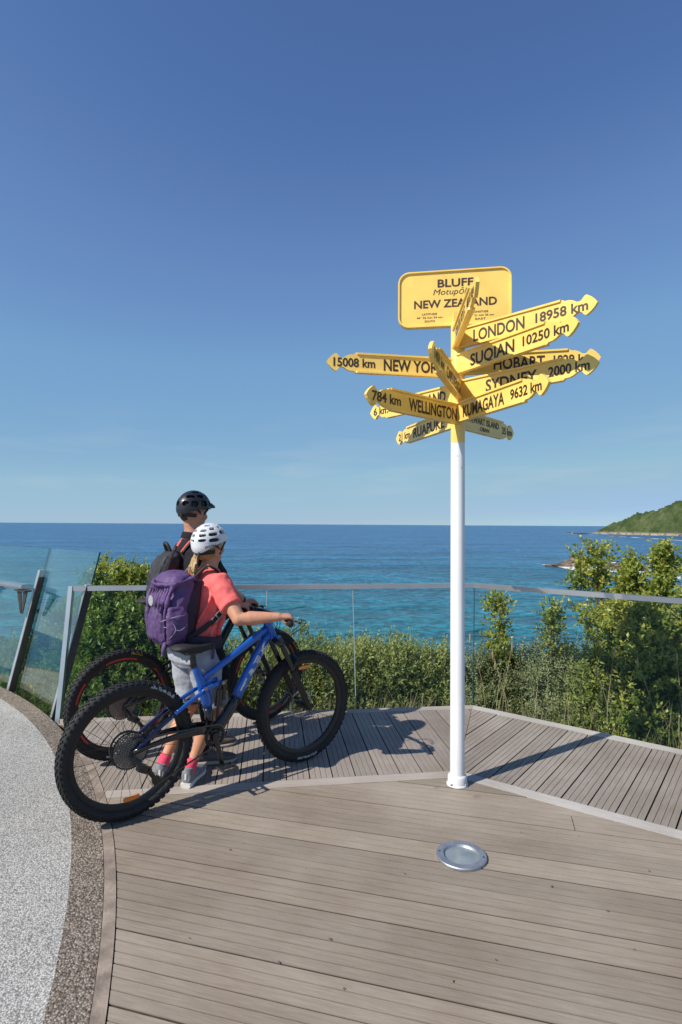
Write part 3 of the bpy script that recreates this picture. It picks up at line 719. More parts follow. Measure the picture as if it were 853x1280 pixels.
SHR = 0; COLLECT = None
def shrub(x, y, top, rx, ry, kind, label, group=None, dens=1.0, cat='shrub', spikes=0, seed=None):
    """a dome of many leafy sprigs in uneven clumps, with gaps"""
    global SHR; SHR += 1; sd = seed or SHR
    z0 = ground_z(x, y); H = top - z0; e = None
    if COLLECT is None: e = empty('shrub', (x, y, z0)); tag(e, label, cat, group)
    r = np.random.default_rng(sd * 13 + 5)
    P_ = dict(a=(9, .15, .046, .018, 1.0, M['leaf_a']), b=(9, .14, .052, .029, 1.05, M['leaf_b']), c=(10, .14, .036, .016, 1.1, M['leaf_c']))[kind]
    nl, sl, L, W, sp, m = P_
    ncl = max(14, int(42 * rx * H / .5)); cp = []
    while len(cp) < ncl:
        v = r.normal(0, 1, 3); v /= np.linalg.norm(v)
        if v[2] < -.25: continue
        rr = r.uniform(.55, .98); cp.append((v * rr, r.uniform(.12, .24)))
    nsp = int(1050 * dens * (rx * ry * 2 + (rx + ry) * H))
    B = []; A = []; T = []
    C3 = np.array([rx, ry, H])
    for (v, cr_) in cp:
        k = max(8, int(nsp / ncl)); q = norm(r.normal(0, 1, (k, 3))); q[:, 2] = np.where(q[:, 2] < -.5, -q[:, 2], q[:, 2])
        crad = cr_ * (.7 + .3 * min(1, H))
        loc = v * C3 * .9 + q * crad * r.uniform(.55, 1.0, (k, 1)) * np.array([1, 1, .85])
        B.append(loc); ax = norm(q + .6 * v + np.array([0, 0, .55]) + r.normal(0, .3, (k, 3))); A.append(ax)
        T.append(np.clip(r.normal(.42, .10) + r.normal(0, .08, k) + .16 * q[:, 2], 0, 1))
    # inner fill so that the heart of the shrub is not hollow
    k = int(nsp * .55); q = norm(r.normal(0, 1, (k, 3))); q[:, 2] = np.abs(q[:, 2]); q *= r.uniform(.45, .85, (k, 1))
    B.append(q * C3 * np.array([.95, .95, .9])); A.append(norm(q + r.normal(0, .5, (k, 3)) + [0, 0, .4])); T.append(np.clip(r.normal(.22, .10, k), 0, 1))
    B = np.concatenate(B); A = np.concatenate(A); T = np.concatenate(T)
    keep = B[:, 2] > -.05; B, A, T = B[keep], A[keep], T[keep]
    # keep clear of the balustrade glass
    wx, wy = B[:, 0] + x, B[:, 1] + y
    dl = (wx - FAR_C.x) * nL.x + (wy - FAR_C.y) * nL.y; dr = (wx - FAR_C.x) * nR.x + (wy - FAR_C.y) * nR.y
    dc = np.hypot(wx - CC.x, wy - CC.y) - R_OUT
    lim = .22 + .30 * np.clip(B[:, 2] + z0, 0, 1.1)
    keep = (np.maximum(dl, dr) > lim) & (dc > lim + .1); B, A, T = B[keep], A[keep], T[keep]
    if len(B) < 10: return e
    if COLLECT is not None: COLLECT.append((B + np.array([x, y, z0]), A, T)); return None
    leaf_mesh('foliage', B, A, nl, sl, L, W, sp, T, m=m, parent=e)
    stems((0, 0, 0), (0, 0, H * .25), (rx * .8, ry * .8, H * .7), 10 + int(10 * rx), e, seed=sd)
    return e

def tree(x, y, top, w, label, group, seed, m, n_br=26, taper=.6, dens=1.0, lean=(0, 0), bottom=.15, L=.048, W=.028, name='tree', cat='tree'):
    """upright young coastal tree: trunk, limbs and leafy clumps at the limb ends, sky showing between"""
    z0 = ground_z(x, y); H = top - z0; e = empty(name, (x, y, z0)); tag(e, label, cat, group)
    r = np.random.default_rng(seed); rr = random.Random(seed)
    tr = MB(); ln = Vector((lean[0], lean[1], 0))
    path = [Vector((0, 0, -.1)), Vector((.02, .01, H * .35)) + ln * .3, Vector((-.02, .02, H * .7)) + ln * .7, Vector((0, 0, H * .97)) + ln]
    tr.tube(path, [.030, .022, .013, .004], 7); tr.build('trunk', M['twig'], e)
    lb = MB(); B = []; A = []; T = []
    def at(f):
        f = f * 3; i = min(2, int(f)); return path[i].lerp(path[i + 1], f - i)
    for i in range(n_br):
        f = bottom + (1 - bottom) * (i + rr.random()) / n_br; a = rr.random() * 6.28 + i * 2.4
        ln_ = w * (1 - taper * f) * rr.uniform(.55, 1.1) * (1 if f < .93 else .5)
        b = at(f); tip = b + Vector((math.cos(a) * ln_, math.sin(a) * ln_, ln_ * rr.uniform(.35, .9)))
        if tip.z > H + .03: tip.z = H + .03
        lb.tube([b, b.lerp(tip, .5) + Vector((0, 0, .02)), tip], [.009, .006, .002], 5)
        k = int(rr.uniform(9, 17) * dens); t = r.uniform(.35, 1.0, k)
        pts = np.array(b)[None] + (np.array(tip) - np.array(b))[None] * t[:, None] + r.normal(0, .045, (k, 3))
        B.append(pts); A.append(norm(r.normal(0, 1, (k, 3)) * .8 + np.array(tip - b)[None] / max(ln_, .05) * .8 + [0, 0, .5])); T.append(np.clip(r.normal(.40, .09) + r.normal(0, .12, k) + .10 * f, 0, 1))
    k = int(26 * dens); f = r.uniform(.55, 1, k); B.append(np.array([at(q) for q in f]) + r.normal(0, .03, (k, 3))); A.append(norm(r.normal(0, .6, (k, 3)) + [0, 0, 1])); T.append(np.clip(r.normal(.6, .15, k), 0, 1))
    tag(lb.build('limb', M['twig'], e), kind='stuff')
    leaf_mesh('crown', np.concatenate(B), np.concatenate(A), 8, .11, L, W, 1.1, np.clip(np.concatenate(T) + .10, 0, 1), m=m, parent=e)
    return e

def fence_pt(x, d):
    """a spot d metres beyond the fence, at x along it"""
    if x < FAR_C.x:
        p = FAR_C + uL * ((x - FAR_C.x) / uL.x); return p + nL * d
    p = FAR_C + uR * ((x - FAR_C.x) / uR.x); return p + nR * d
hed = 'shrubs of the hedge beyond the glass'
def at_px(px, py, Y): return P(px, py, Y)
# rows of shrubs: (picture x, picture y of the top, distance, radii, kind, label)
spec = [
 (262, 800, 6.0, .48, .42, 'a', 'olive shrub beyond the glass, seen between the woman and her handlebar'),
 (325, 792, 6.05, .46, .42, 'a', 'olive shrub beyond the glass above the front wheel of the black bicycle'),
 (388, 790, 6.15, .50, .42, 'a', 'yellow-green shrub beyond the glass above the front wheel of the blue bicycle'),
 (446, 796, 6.2, .48, .42, 'a', 'yellow-green shrub beyond the glass right of the blue front wheel'),
 (500, 790, 6.2, .50, .42, 'a', 'broad yellow-green shrub in the middle of the hedge, left of the white pole'),
 (550, 798, 6.15, .42, .40, 'a', 'small-leaved shrub in the hedge just left of the white pole'),
 (612, 782, 6.05, .46, .40, 'c', 'grey-green shrub in the hedge just right of the white pole'),
 (655, 796, 5.9, .44, .38, 'c', 'grey-green shrub below the small sprig at the rail, right of the pole'),
 (705, 785, 5.6, .46, .40, 'c', 'dull grey-green shrub at the foot of the leftmost small tree'),
 (760, 790, 5.25, .46, .40, 'a', 'mid green shrub under the middle small tree'),
 (815, 790, 4.95, .46, .40, 'b', 'dark green shrub under the rightmost small tree'),
 (880, 770, 4.9, .50, .45, 'b', 'dark shrub at the right edge of the photo'),
]
for (px, py, Y, rx, ry, kd, lab) in spec:
    p = at_px(px, py, Y); shrub(p.x, p.y, p.z, rx, ry, kd, lab, hed, dens=1.15)
# a second and third row down the slope behind them
row = 0; COLLECT = []
for d, ztop, stp in ((1.9, .16, .62), (2.7, -.02, .8), (3.9, -.45, 1.1), (5.4, -1.1, 1.5)):
    x = -4.6 if d < 3 else -6
    while x < 3.6:
        p = fence_pt(x, d); row += 1
        if not (p - CC).length < R_OUT + d * .8:
            zt = ztop + rnd.uniform(-.07, .07)
            shrub(p.x, p.y, zt, .5 * stp + .12, .45, rnd.choice('aaac'), 'sunlit coastal shrub growing down the slope behind the hedge', 'shrubs down the slope behind the hedge', dens=.6 if d > 3 else .8)
        x += stp
q_ = [np.concatenate([c[i] for c in COLLECT]) for i in range(3)]; COLLECT = None
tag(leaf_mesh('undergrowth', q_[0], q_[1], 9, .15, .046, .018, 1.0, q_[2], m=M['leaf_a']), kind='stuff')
# tall left bush behind the corner of the balustrade and the ones behind the slanted screens
for (px, py, Y, rx, ry, lab) in [(165, 716, 5.85, .40, .36, 'glossy yellow-green bush against the handrail, left of the man and his backpack'),
                                 (135, 708, 5.75, .42, .36, 'tall glossy yellow-green bush behind the handrail left of the purple backpack'),
                                 (185, 742, 5.8, .40, .36, 'glossy bush behind the rear wheel of the black bicycle'),
                                 (228, 775, 5.9, .40, .36, 'glossy bush hidden mostly behind the purple backpack'),
                                 (100, 745, 6.3, .42, .38, 'green bush behind the slanted glass screen by the corner post'),
                                 (45, 790, 6.9, .45, .38, 'low green bush behind the slanted screen at the far left'),
                                 (-10, 800, 7.2, .50, .40, 'low green bush at the left edge behind the glass screen')]:
    p = at_px(px, py, Y); shrub(p.x, p.y, p.z, rx, ry, 'b', lab, 'glossy bushes at the left', dens=1.0)
# three small trees at the right and sprigs by the rail
tg = 'young trees rising above the handrail'
for (px, py, Y, w, lab, sd, mk, nb, tp, ln) in [
    (748, 686, 5.75, .30, 'leftmost of the small trees above the rail, open crown with gaps', 21, 'leaf_b', 26, .45, (-.04, 0)),
    (792, 697, 5.6, .19, 'middle small tree above the rail, dense dark and yellow-green leaves', 22, 'leaf_b', 30, .55, (0, 0)),
    (831, 681, 5.35, .14, 'rightmost slender tree above the rail with yellow leaves', 23, 'leaf_b', 34, .55, (.0, 0)),
    (626, 746, 5.95, .09, 'dark leafy sprig just right of the white pole below the rail', 24, 'leaf_b', 8, .3, (-.06, 0)),
    (692, 760, 5.8, .09, 'dark leafy sprig leaning left below the rail, left of the open small tree', 25, 'leaf_b', 9, .3, (-.10, 0)),
    (878, 735, 5.1, .22, 'dark green young tree at the right edge below the rail', 26, 'leaf_b', 26, .4, (0, 0)),
    (775, 762, 5.2, .20, 'bushy dark young tree below the rail between the taller ones', 28, 'leaf_b', 26, .3, (0, 0)),
    
    (818, 765, 5.0, .24, 'bright green young tree pressed against the glass at the right', 30, 'leaf_b', 24, .3, (0, 0)),
    (118, 712, 5.95, .20, 'slender yellow-green tree top by the corner post, left of the other two there', 31, 'leaf_b', 20, .2, (-.06, 0)),
    (150, 707, 5.9, .26, 'yellow-green tree top over the handrail, between the corner post and the backpacks', 32, 'leaf_b', 24, .2, (.03, 0)),
    (176, 713, 5.95, .24, 'yellow-green tree top over the handrail just left of the backpacks', 33, 'leaf_b', 24, .2, (.03, 0))]:
    p = at_px(px, py, Y); tree(p.x - ln[0], p.y, p.z, w, lab, tg, sd, M[mk], nb, tp, dens=1.75, lean=ln)

# grass and seed heads at the foot of the glass
def grass(name, spots, hgt, label=None, nb=60, spread=.16, kind='stuff'):
    vs = []; fs = []; tone = []
    for (x, y) in spots:
        z = ground_z(x, y)
        for i in range(nb):
            a = rnd.random() * 6.28; r = rnd.random() * spread; b = Vector((x + r * math.cos(a), y + r * math.sin(a), z))
            h = hgt * rnd.uniform(.5, 1.2); d = rnd.random() * 6.28; bend = h * rnd.uniform(.15, .6); w = .0035 + .003 * rnd.random(); t = rnd.random()
            sd = Vector((-math.sin(d), math.cos(d), 0)); dv = Vector((math.cos(d), math.sin(d), 0)); n0 = len(vs)
            for k in range(4):
                q = k / 3; c = b + dv * bend * q * q + Vector((0, 0, h * (q - .18 * q * q))); ww = w * (1 - q * .85)
                vs += [c - sd * ww, c + sd * ww]
            for k in range(3): fs.append((n0 + 2 * k, n0 + 2 * k + 1, n0 + 2 * k + 3, n0 + 2 * k + 2)); tone.append(t)
    me = bpy.data.meshes.new(name); me.from_pydata(vs, [], fs); at = me.attributes.new('tone', 'FLOAT', 'FACE'); at.data.foreach_set('value', tone)
    o = link(name, me, M['grass']); tag(o, label, None, None, kind); return o
sp1 = []
for i in range(110):
    x = -3.2 + 7 * (i + rnd.random()) / 110; p = fence_pt(x, rnd.uniform(.30, .75))
    if (p - CC).length > R_OUT + .25: sp1.append((p.x, p.y))
grass('grass', sp1, .42, nb=34, spread=.14)
sp2 = [tuple(fence_pt(x, rnd.uniform(.25, .5))) for x in (1.25, 1.5, 1.75, 1.95, 2.05, 2.2, 2.3, 2.4, 2.55, 2.7)]
grass('grass', sp2, .72, nb=26, spread=.10)
lf = []; 
mbb = MB()
for i in range(9):
    x = rnd.choice([1.2, 1.28, 1.36, 2.0, 2.15, 2.3, 2.4]) + rnd.uniform(-.05, .05); p = fence_pt(x, rnd.uniform(.28, .5)); z = ground_z(p.x, p.y)
    h = rnd.uniform(.7, 1.0); dx, dy = rnd.uniform(-.2, .2), rnd.uniform(-.05, .1)
    top = Vector((p.x + dx, p.y + dy, z + h)); mbb.tube([(p.x, p.y, z), (p.x + dx * .4, p.y + dy * .4, z + h * .6), top], [.003, .0025, .002], 5)
    mbb.ell(top + Vector((dx * .1, 0, .03)), (.008, .008, .045), 6, 5)
tag(mbb.build('seed_heads', M['straw']), kind='stuff')
# fringe of green leaves in the slot between the round kerb and the screens
N = 420; aa = R(0) + RN.random(N) * R(30) + R(36); rr_ = R_OUT + .05 + RN.random(N) * .35
B = np.stack([CC.x + rr_ * np.cos(aa), CC.y + rr_ * np.sin(aa), -.32 + .30 * RN.random(N)], 1)
B = B[np.array([edge_d(b[0], b[1]) > .12 for b in B])]; N = len(B)
tag(leaf_mesh('ground_cover', B, norm(RN.normal(0, .5, (N, 3)) + [0, 0, 1]), 9, .12, .05, .024, 1.1, np.clip(RN.normal(.55, .15, N), 0, 1), m=M['leaf_b']), kind='stuff')

# ------------------------------------------------------------------ glass balustrade along the deck
HR, LEAN = 1.03, .25
def pane(mb, a, b, n_a, n_b, z0, z1, th=.012):
    """leaning flat pane between two foot points"""
    q = []
    for p, n in ((a, n_a), (b, n_b)):
        for z in (z0, z1): q.append(Vector((p.x + n.x * LEAN / HR * z, p.y + n.y * LEAN / HR * z, z)))
    nn = (q[2] - q[0]).cross(q[1] - q[0]).normalized() * th / 2
    v = [x + nn for x in q] + [x - nn for x in q]
    mb.add(v, [(0, 1, 3, 2), (4, 6, 7, 5)]); mb.v = mb.v[:-8]; n0 = len(mb.v); mb.m = 1
    mb.v += [tuple(q_) for q_ in v]; mb.f += [tuple(i + n0 for i in f_) for f_ in [(0, 2, 6, 4), (1, 5, 7, 3), (0, 4, 5, 1), (2, 3, 7, 6)]]; mb.mi += [1] * 4; mb.m = 0; return
    mb.add(v, [(0, 1, 3, 2), (4, 6, 7, 5), (0, 2, 6, 4), (1, 5, 7, 3), (0, 4, 5, 1), (2, 3, 7, 6)])
bal = empty('glass_balustrade', (FAR_C.x, FAR_C.y, 0)); tag(bal, 'long clear glass balustrade with a grey metal handrail round the deck edge', 'balustrade')
KIDS_P = lambda o: Matrix.Translation(-o.location)
def world_build(mb, name, m, parent, smooth=False):
    """mesh given in world places, child of a thing that stands elsewhere"""
    mi = Matrix.LocRotScale(parent.location, parent.rotation_euler, None).inverted(); mb.v = [tuple(mi @ Vector(v)) for v in mb.v]
    return mb.build(name, m, parent, smooth=smooth)
def cornered(d):
    return meet(FAR_C + nL * d, uL, FAR_C + nR * d, uR)
D0 = .05
cb = cornered(D0)
cslope = (cornered(D0 + LEAN) - cornered(D0)) / LEAN            # how the corner moves outward with the lean
def foot(x):
    p = (FAR_C + nL * D0) if x < cb.x else (FAR_C + nR * D0); u = uL if x < cb.x else uR
    return p + u * ((x - p.x) / u.x)
xs_l = [-2.29, -1.46, -.64, .14, cb.x]; xs_r = [cb.x, 2.49, 3.6]
for xsq, nq in ((xs_l, nL), (xs_r, nR)):
    for i in range(len(xsq) - 1):
        a, b = foot(xsq[i] + .003), foot(xsq[i + 1] - .003 if not (nq is nL and i == 3) else xsq[i + 1] - .003)
        if nq is nR: a = foot(xsq[i] + .004)
        na = cslope if abs(xsq[i] - cb.x) < 1e-6 else nq; nb_ = cslope if abs(xsq[i + 1] - cb.x) < 1e-6 else nq
        m_ = MB(); pane(m_, a, b, na, nb_, -.14, HR - .02); world_build(m_, 'glass_pane', [M['glass'], M['glass_edge']], bal)
# joint seals
for x in (-1.46, -.64, .14):
    m_ = MB(); p = foot(x); pane(m_, p - uL * .003, p + uL * .003, nL, nL, -.14, HR - .02, .016); world_build(m_, 'joint_seal', [M['seal'], M['seal']], bal)
m_ = MB(); p = foot(2.49); pane(m_, p - uR * .003, p + uR * .003, nR, nR, -.14, HR - .02, .016); world_build(m_, 'joint_seal', [M['seal'], M['seal']], bal)
rc = cornered(D0 + LEAN); ra = foot(-2.29) + nL * LEAN; rb = foot(3.6) + nR * LEAN
for a, b, u, n in ((ra, rc, uL, nL), (rc, rb, uR, nR)):
    m_ = MB(); w, h = .021, .021; poly = []
    mit_ = (cornered(D0 + LEAN + w) - rc)
    ea = mit_ if a is rc else n * w; eb = mit_ if b is rc else n * w
    m_.add([(a.x - ea.x, a.y - ea.y, HR - h), (a.x + ea.x, a.y + ea.y, HR - h), (a.x + ea.x, a.y + ea.y, HR + h), (a.x - ea.x, a.y - ea.y, HR + h),
            (b.x - eb.x, b.y - eb.y, HR - h), (b.x + eb.x, b.y + eb.y, HR - h), (b.x + eb.x, b.y + eb.y, HR + h), (b.x - eb.x, b.y - eb.y, HR + h)],
           [(0, 1, 2, 3), (7, 6, 5, 4), (0, 4, 5, 1), (1, 5, 6, 2), (2, 6, 7, 3), (3, 7, 4, 0)])
    world_build(m_, 'handrail', M['rail'], bal)
m_ = MB()
for a, b, n in ((foot(-2.29), cb, nL), (cb, foot(3.6), nR)):
    m_.prism([(q.x, q.y) for q in (a - n * .02, b - n * .02, b + n * .03, a + n * .03)], -.30, -.12)
world_build(m_, 'base_channel', M['post'], bal)
def fin(mb, p, n, z0, z1, w, dpt):
    """leaning flat post at p"""
    t = Vector((-n.y, n.x)); vs = []
    for z in (z0, z1):
        for s, d in ((-1, -1), (1, -1), (1, 1), (-1, 1)):
            q = p + n * (LEAN / HR * z) + t * (s * w / 2) + n * (d * dpt / 2); vs.append((q.x, q.y, z))
    mb.add(vs, [(0, 1, 2, 3), (7, 6, 5, 4), (0, 4, 5, 1), (1, 5, 6, 2), (2, 6, 7, 3), (3, 7, 4, 0)])
m_ = MB(); fin(m_, foot(-2.315), nL, -.2, HR + .02, .035, .05); world_build(m_, 'end_post', M['post'], bal)

# slanted glass screens round the plaza
scr = empty('glass_screen', tuple(G(45, 872))); tag(scr, 'taller slanted blue-tinted glass screens on metal posts round the pale plaza', 'glass screen')
def ang(p): return math.atan2(p.y - CC.y, p.x - CC.x)
RS = R_OUT + .07
aB, aA = ang(G(73, 890)), ang(G(19, 857)); step = aA - aB
def cpt(a, r=RS): return Vector((CC.x + r * math.cos(a), CC.y + r * math.sin(a)))
def cn_(a): return Vector((math.cos(a), math.sin(a)))
for i in range(5):
    a0, a1 = aB + step * i, aB + step * (i + 1)
    e_ = .016 / RS
    m_ = MB(); pane(m_, cpt(a0 + e_ * .4, RS + .03), cpt(a1 + e_ * .2, RS + .03), cn_(a0), cn_(a1), -.14, 1.34, .014); world_build(m_, 'glass_pane', [M['screen_glass'], M['glass_edge']], scr)
    m_ = MB(); fin(m_, cpt(a0), cn_(a0), -.06, 1.06 + (.06 if i else 0), .045, .05); world_build(m_, 'post', M['post'], scr)
    m_ = MB(); fin(m_, cpt(a0, RS + .012) , cn_(a0), -.3, -.06, .02, .05); fin(m_, cpt(a0 - .032 / RS, RS + .005), cn_(a0), -.06, 1.05, .012, .06); world_build(m_, 'post_web', M['dark_metal'], scr)
m_ = MB()
for i in range(40):
    a = aA + step * 4 * i / 39 + .0
    c = cpt(a, RS + .14); m_.v += []
pts = []
for i in range(41):
    a = aA + step * 3 * i / 40; c = cpt(a, RS + .12); pts.append(Vector((c.x, c.y, .96)))
m_.ribbon(pts, Vector((0, 0, 1)), .085, .05); world_build(m_, 'handrail', M['rail'], scr)
for i in (1, 2):
    a = aB + step * i; c = cpt(a, RS + .12); n = cn_(a); t = Vector((-n.y, n.x)); m_ = MB()
    T3 = Vector((t.x, t.y, 0)); N3 = Vector((n.x, n.y, 0)); c3 = Vector((c.x, c.y, 0))
    def slabq(q, th):
        nn = (q[1] - q[0]).cross(q[2] - q[0]).normalized() * th / 2; k = len(q)
        m_.add([v - nn for v in q] + [v + nn for v in q], [tuple(range(k))[::-1], tuple(range(k, 2 * k))] + [(j, (j + 1) % k, k + (j + 1) % k, k + j) for j in range(k)])
    arc = [c3 + T3 * .115 * math.cos(q) - N3 * (.045 - .05 * math.sin(q)) + Vector((0, 0, .93)) for q in [PI * j / 10 for j in range(11)]]
    slabq([c3 + T3 * .12 - N3 * .06 + Vector((0, 0, .925))] + [c3 + T3 * .12 * math.cos(PI * j / 10) + N3 * .05 * math.sin(PI * j / 10) - N3 * .01 + Vector((0, 0, .925)) for j in range(11)] + [c3 - T3 * .12 - N3 * .06 + Vector((0, 0, .925))], .012)
    for s in (-1, 1):
        slabq([c3 + T3 * s * .115 - N3 * .03 + Vector((0, 0, .918)), c3 + T3 * s * .02 - N3 * .03 + Vector((0, 0, .918)), c3 + T3 * s * .008 - N3 * .035 + Vector((0, 0, .70)), c3 + T3 * s * .03 - N3 * .035 + Vector((0, 0, .70))], .008)
    world_build(m_, 'rail_bracket', M['dark_metal'], scr)

# ------------------------------------------------------------------ signpost
SP = Vector((.729, 3.557, 0))
post = empty('signpost', tuple(SP)); tag(post, 'tall white pole with yellow arrow signs pointing every way under a yellow town board', 'signpost')
m_ = MB(); m_.lathe([(.0, 0), (.066, 0), (.066, .006), (.060, .012), (.058, .05), (.055, .058), (.0455, .064), (.0445, .08), (.0435, 2.112)], 40, 'Z')
def pole_mat():
    m = mat('pole_paint', (.80, .81, .82), .28, var=.05, vscale=2.2, spec=.5)
    n, l = m.node_tree.nodes, m.node_tree.links; b = n['Principled BSDF']
    src = b.inputs['Base Color'].links[0].from_socket
    g = n.new('ShaderNodeTexCoord'); t = n.new('ShaderNodeTexNoise'); t.inputs['Scale'].default_value = 42; t.inputs['Detail'].default_value = 5; l.new(g.outputs['Object'], t.inputs['Vector'])
    sp = n.new('ShaderNodeSeparateXYZ'); l.new(g.outputs['Object'], sp.inputs[0])
    mr = n.new('ShaderNodeMapRange'); mr.inputs[1].default_value = 1.7; mr.inputs[2].default_value = 2.1; mr.inputs[3].default_value = -.06; mr.inputs[4].default_value = .075; l.new(sp.outputs[2], mr.inputs[0])
    ad = n.new('ShaderNodeMath'); ad.operation = 'ADD'; l.new(t.outputs[0], ad.inputs[0]); l.new(mr.outputs[0], ad.inputs[1])
    cr = n.new('ShaderNodeValToRGB'); cr.color_ramp.elements[0].position = .715; cr.color_ramp.elements[1].position = .735; l.new(ad.outputs[0], cr.inputs[0])
    mx = n.new('ShaderNodeMixRGB'); mx.inputs[2].default_value = (.16, .15, .15, 1); l.new(cr.outputs[0], mx.inputs[0]); l.new(src, mx.inputs[1])
    l.new(mx.outputs[0], b.inputs['Base Color'])
    gz = n.new('ShaderNodeMapRange'); gz.inputs[1].default_value = .30; gz.inputs[2].default_value = .0; gz.inputs[3].default_value = 0; gz.inputs[4].default_value = .42; l.new(sp.outputs[2], gz.inputs[0])
    gn = n.new('ShaderNodeTexNoise'); gn.inputs['Scale'].default_value = 14; gn.inputs['Detail'].default_value = 7; l.new(g.outputs['Object'], gn.inputs['Vector'])
    gm = n.new('ShaderNodeMath'); gm.operation = 'MULTIPLY'; l.new(gz.outputs[0], gm.inputs[0]); l.new(gn.outputs[0], gm.inputs[1])
    mg = n.new('ShaderNodeMixRGB'); mg.inputs[2].default_value = (.22, .17, .12, 1); l.new(gm.outputs[0], mg.inputs[0]); l.new(mx.outputs[0], mg.inputs[1]); l.new(mg.outputs[0], b.inputs['Base Color'])
    nb = n.new('ShaderNodeTexNoise'); nb.inputs['Scale'].default_value = 6; bp = n.new('ShaderNodeBump'); bp.inputs['Strength'].default_value = .15; bp.inputs['Distance'].default_value = .004; l.new(g.outputs['Object'], nb.inputs['Vector']); l.new(nb.outputs[0], bp.inputs['Height']); l.new(bp.outputs[0], b.inputs['Normal'])
    return m
m_.build('pole', pole_mat(), post, smooth=40)
m_ = MB(); m_.lathe([(.0438, 2.112), (.0440, 2.115), (.0440, 2.862), (.040, 2.870), (0, 2.870)], 40, 'Z'); m_.build('pole_top', M['yellow'], post, smooth=40)
m_ = MB()
for k in range(4):
    m_ = MB(); a = PI / 4 + k * PI / 2; m_.lathe([(0, .022), (.006, .022), (.008, .018), (.008, .012)], 8, 'Z', (.0605 * math.cos(a), .0605 * math.sin(a), -.002)); m_.build('bolt', M['steel'], post)

AH = .118                                             # height of an arrow sign
def arrow_outline(L, h):
    b = h / 2
    top = [(.0, b), (.79 * L, b), (.80 * L, b * .86), (.83 * L, b * .84), (.855 * L, b * .70), (.875 * L, b * .50), (.892 * L, b * .46), (.905 * L, b * .54), (.918 * L, b * .78), (.928 * L, b * .90), (.94 * L, b * .88), (.965 * L, b * .62), (.985 * L, b * .32)]
    return top + [(L, 0)] + [(x, -z) for x, z in reversed(top)]
def direction_sign(rt, tp, words, off, label, h=AH, t=.018, start=0.012):
    z = P(rt[0], rt[1], SP.y).z; tip = G(tp[0], tp[1], z); d = Vector((tip[0] - SP.x, tip[1] - SP.y)); L = d.length; d.normalize()
    n = Vector((-d.y, d.x))
    mid = Vector((SP.x, SP.y)) + d * L * .5
    if n.dot(-mid) < 0: n = -n
    X3, N3, U3 = Vector((d.x, d.y, 0)), Vector((n.x, n.y, 0)), Vector((0, 0, 1))
    o3 = Vector((0, 0, z)) + N3 * off
    at = lambda x, y, zz: o3 + X3 * x + N3 * y + U3 * zz
    reads_out = X3.cross(N3).dot(U3) < 0 or False
    # standing in front (looking along -n) text runs to the viewer's right
    right = (-N3).cross(U3); reads_out = right.dot(X3) > 0
    m_ = MB(); ol = arrow_outline(L, h); k = len(ol)
    vs = [at(x + start * (1 if x < .01 else 0), 0, zz) for x, zz in ol] + [at(x + start * (1 if x < .01 else 0), -t, zz) for x, zz in ol]
    m_.add(vs, [tuple(range(k)), tuple(range(k, 2 * k))[::-1]] + [(i, k + i, k + (i + 1) % k, (i + 1) % k) for i in range(k)])
    for s in (-1, 1):                                  # lips of the folded edges, proud of the lettered face on both sides
        z0, z1 = s * (h / 2 + .0025), s * (h / 2 - .0085)
        for y0, y1 in ((-.002, .009), (-t - .009, -t + .002)):
            xa, xb = start - .002, .785 * L
            m_.add([at(xa, y0, z0), at(xb, y0, z0), at(xb - .004, y0, z1), at(xa, y0, z1), at(xa, y1, z0), at(xb - .006, y1, z0), at(xb - .01, y1, z1), at(xa, y1, z1)],
                   [(0, 1, 2, 3), (4, 7, 6, 5), (0, 4, 5, 1), (1, 5, 6, 2), (2, 6, 7, 3), (3, 7, 4, 0)])
    sgn = m_.build('direction_sign', M['yellow'], post); tag(sgn, label)
    for (wd, f0, f1, cap, zc) in words:
        m_ = MB(); a, b = (f0 * L, f1 * L)
        if not reads_out: a, b = b, a
        text(m_, wd, lambda x, y: at(a + (b - a) * x, .0016, zc + (y - .5) * cap), bold=.022)
        m_.build('lettering', M['ink'], sgn, fixn=False)
    return sgn
NM, KM = .072, .054
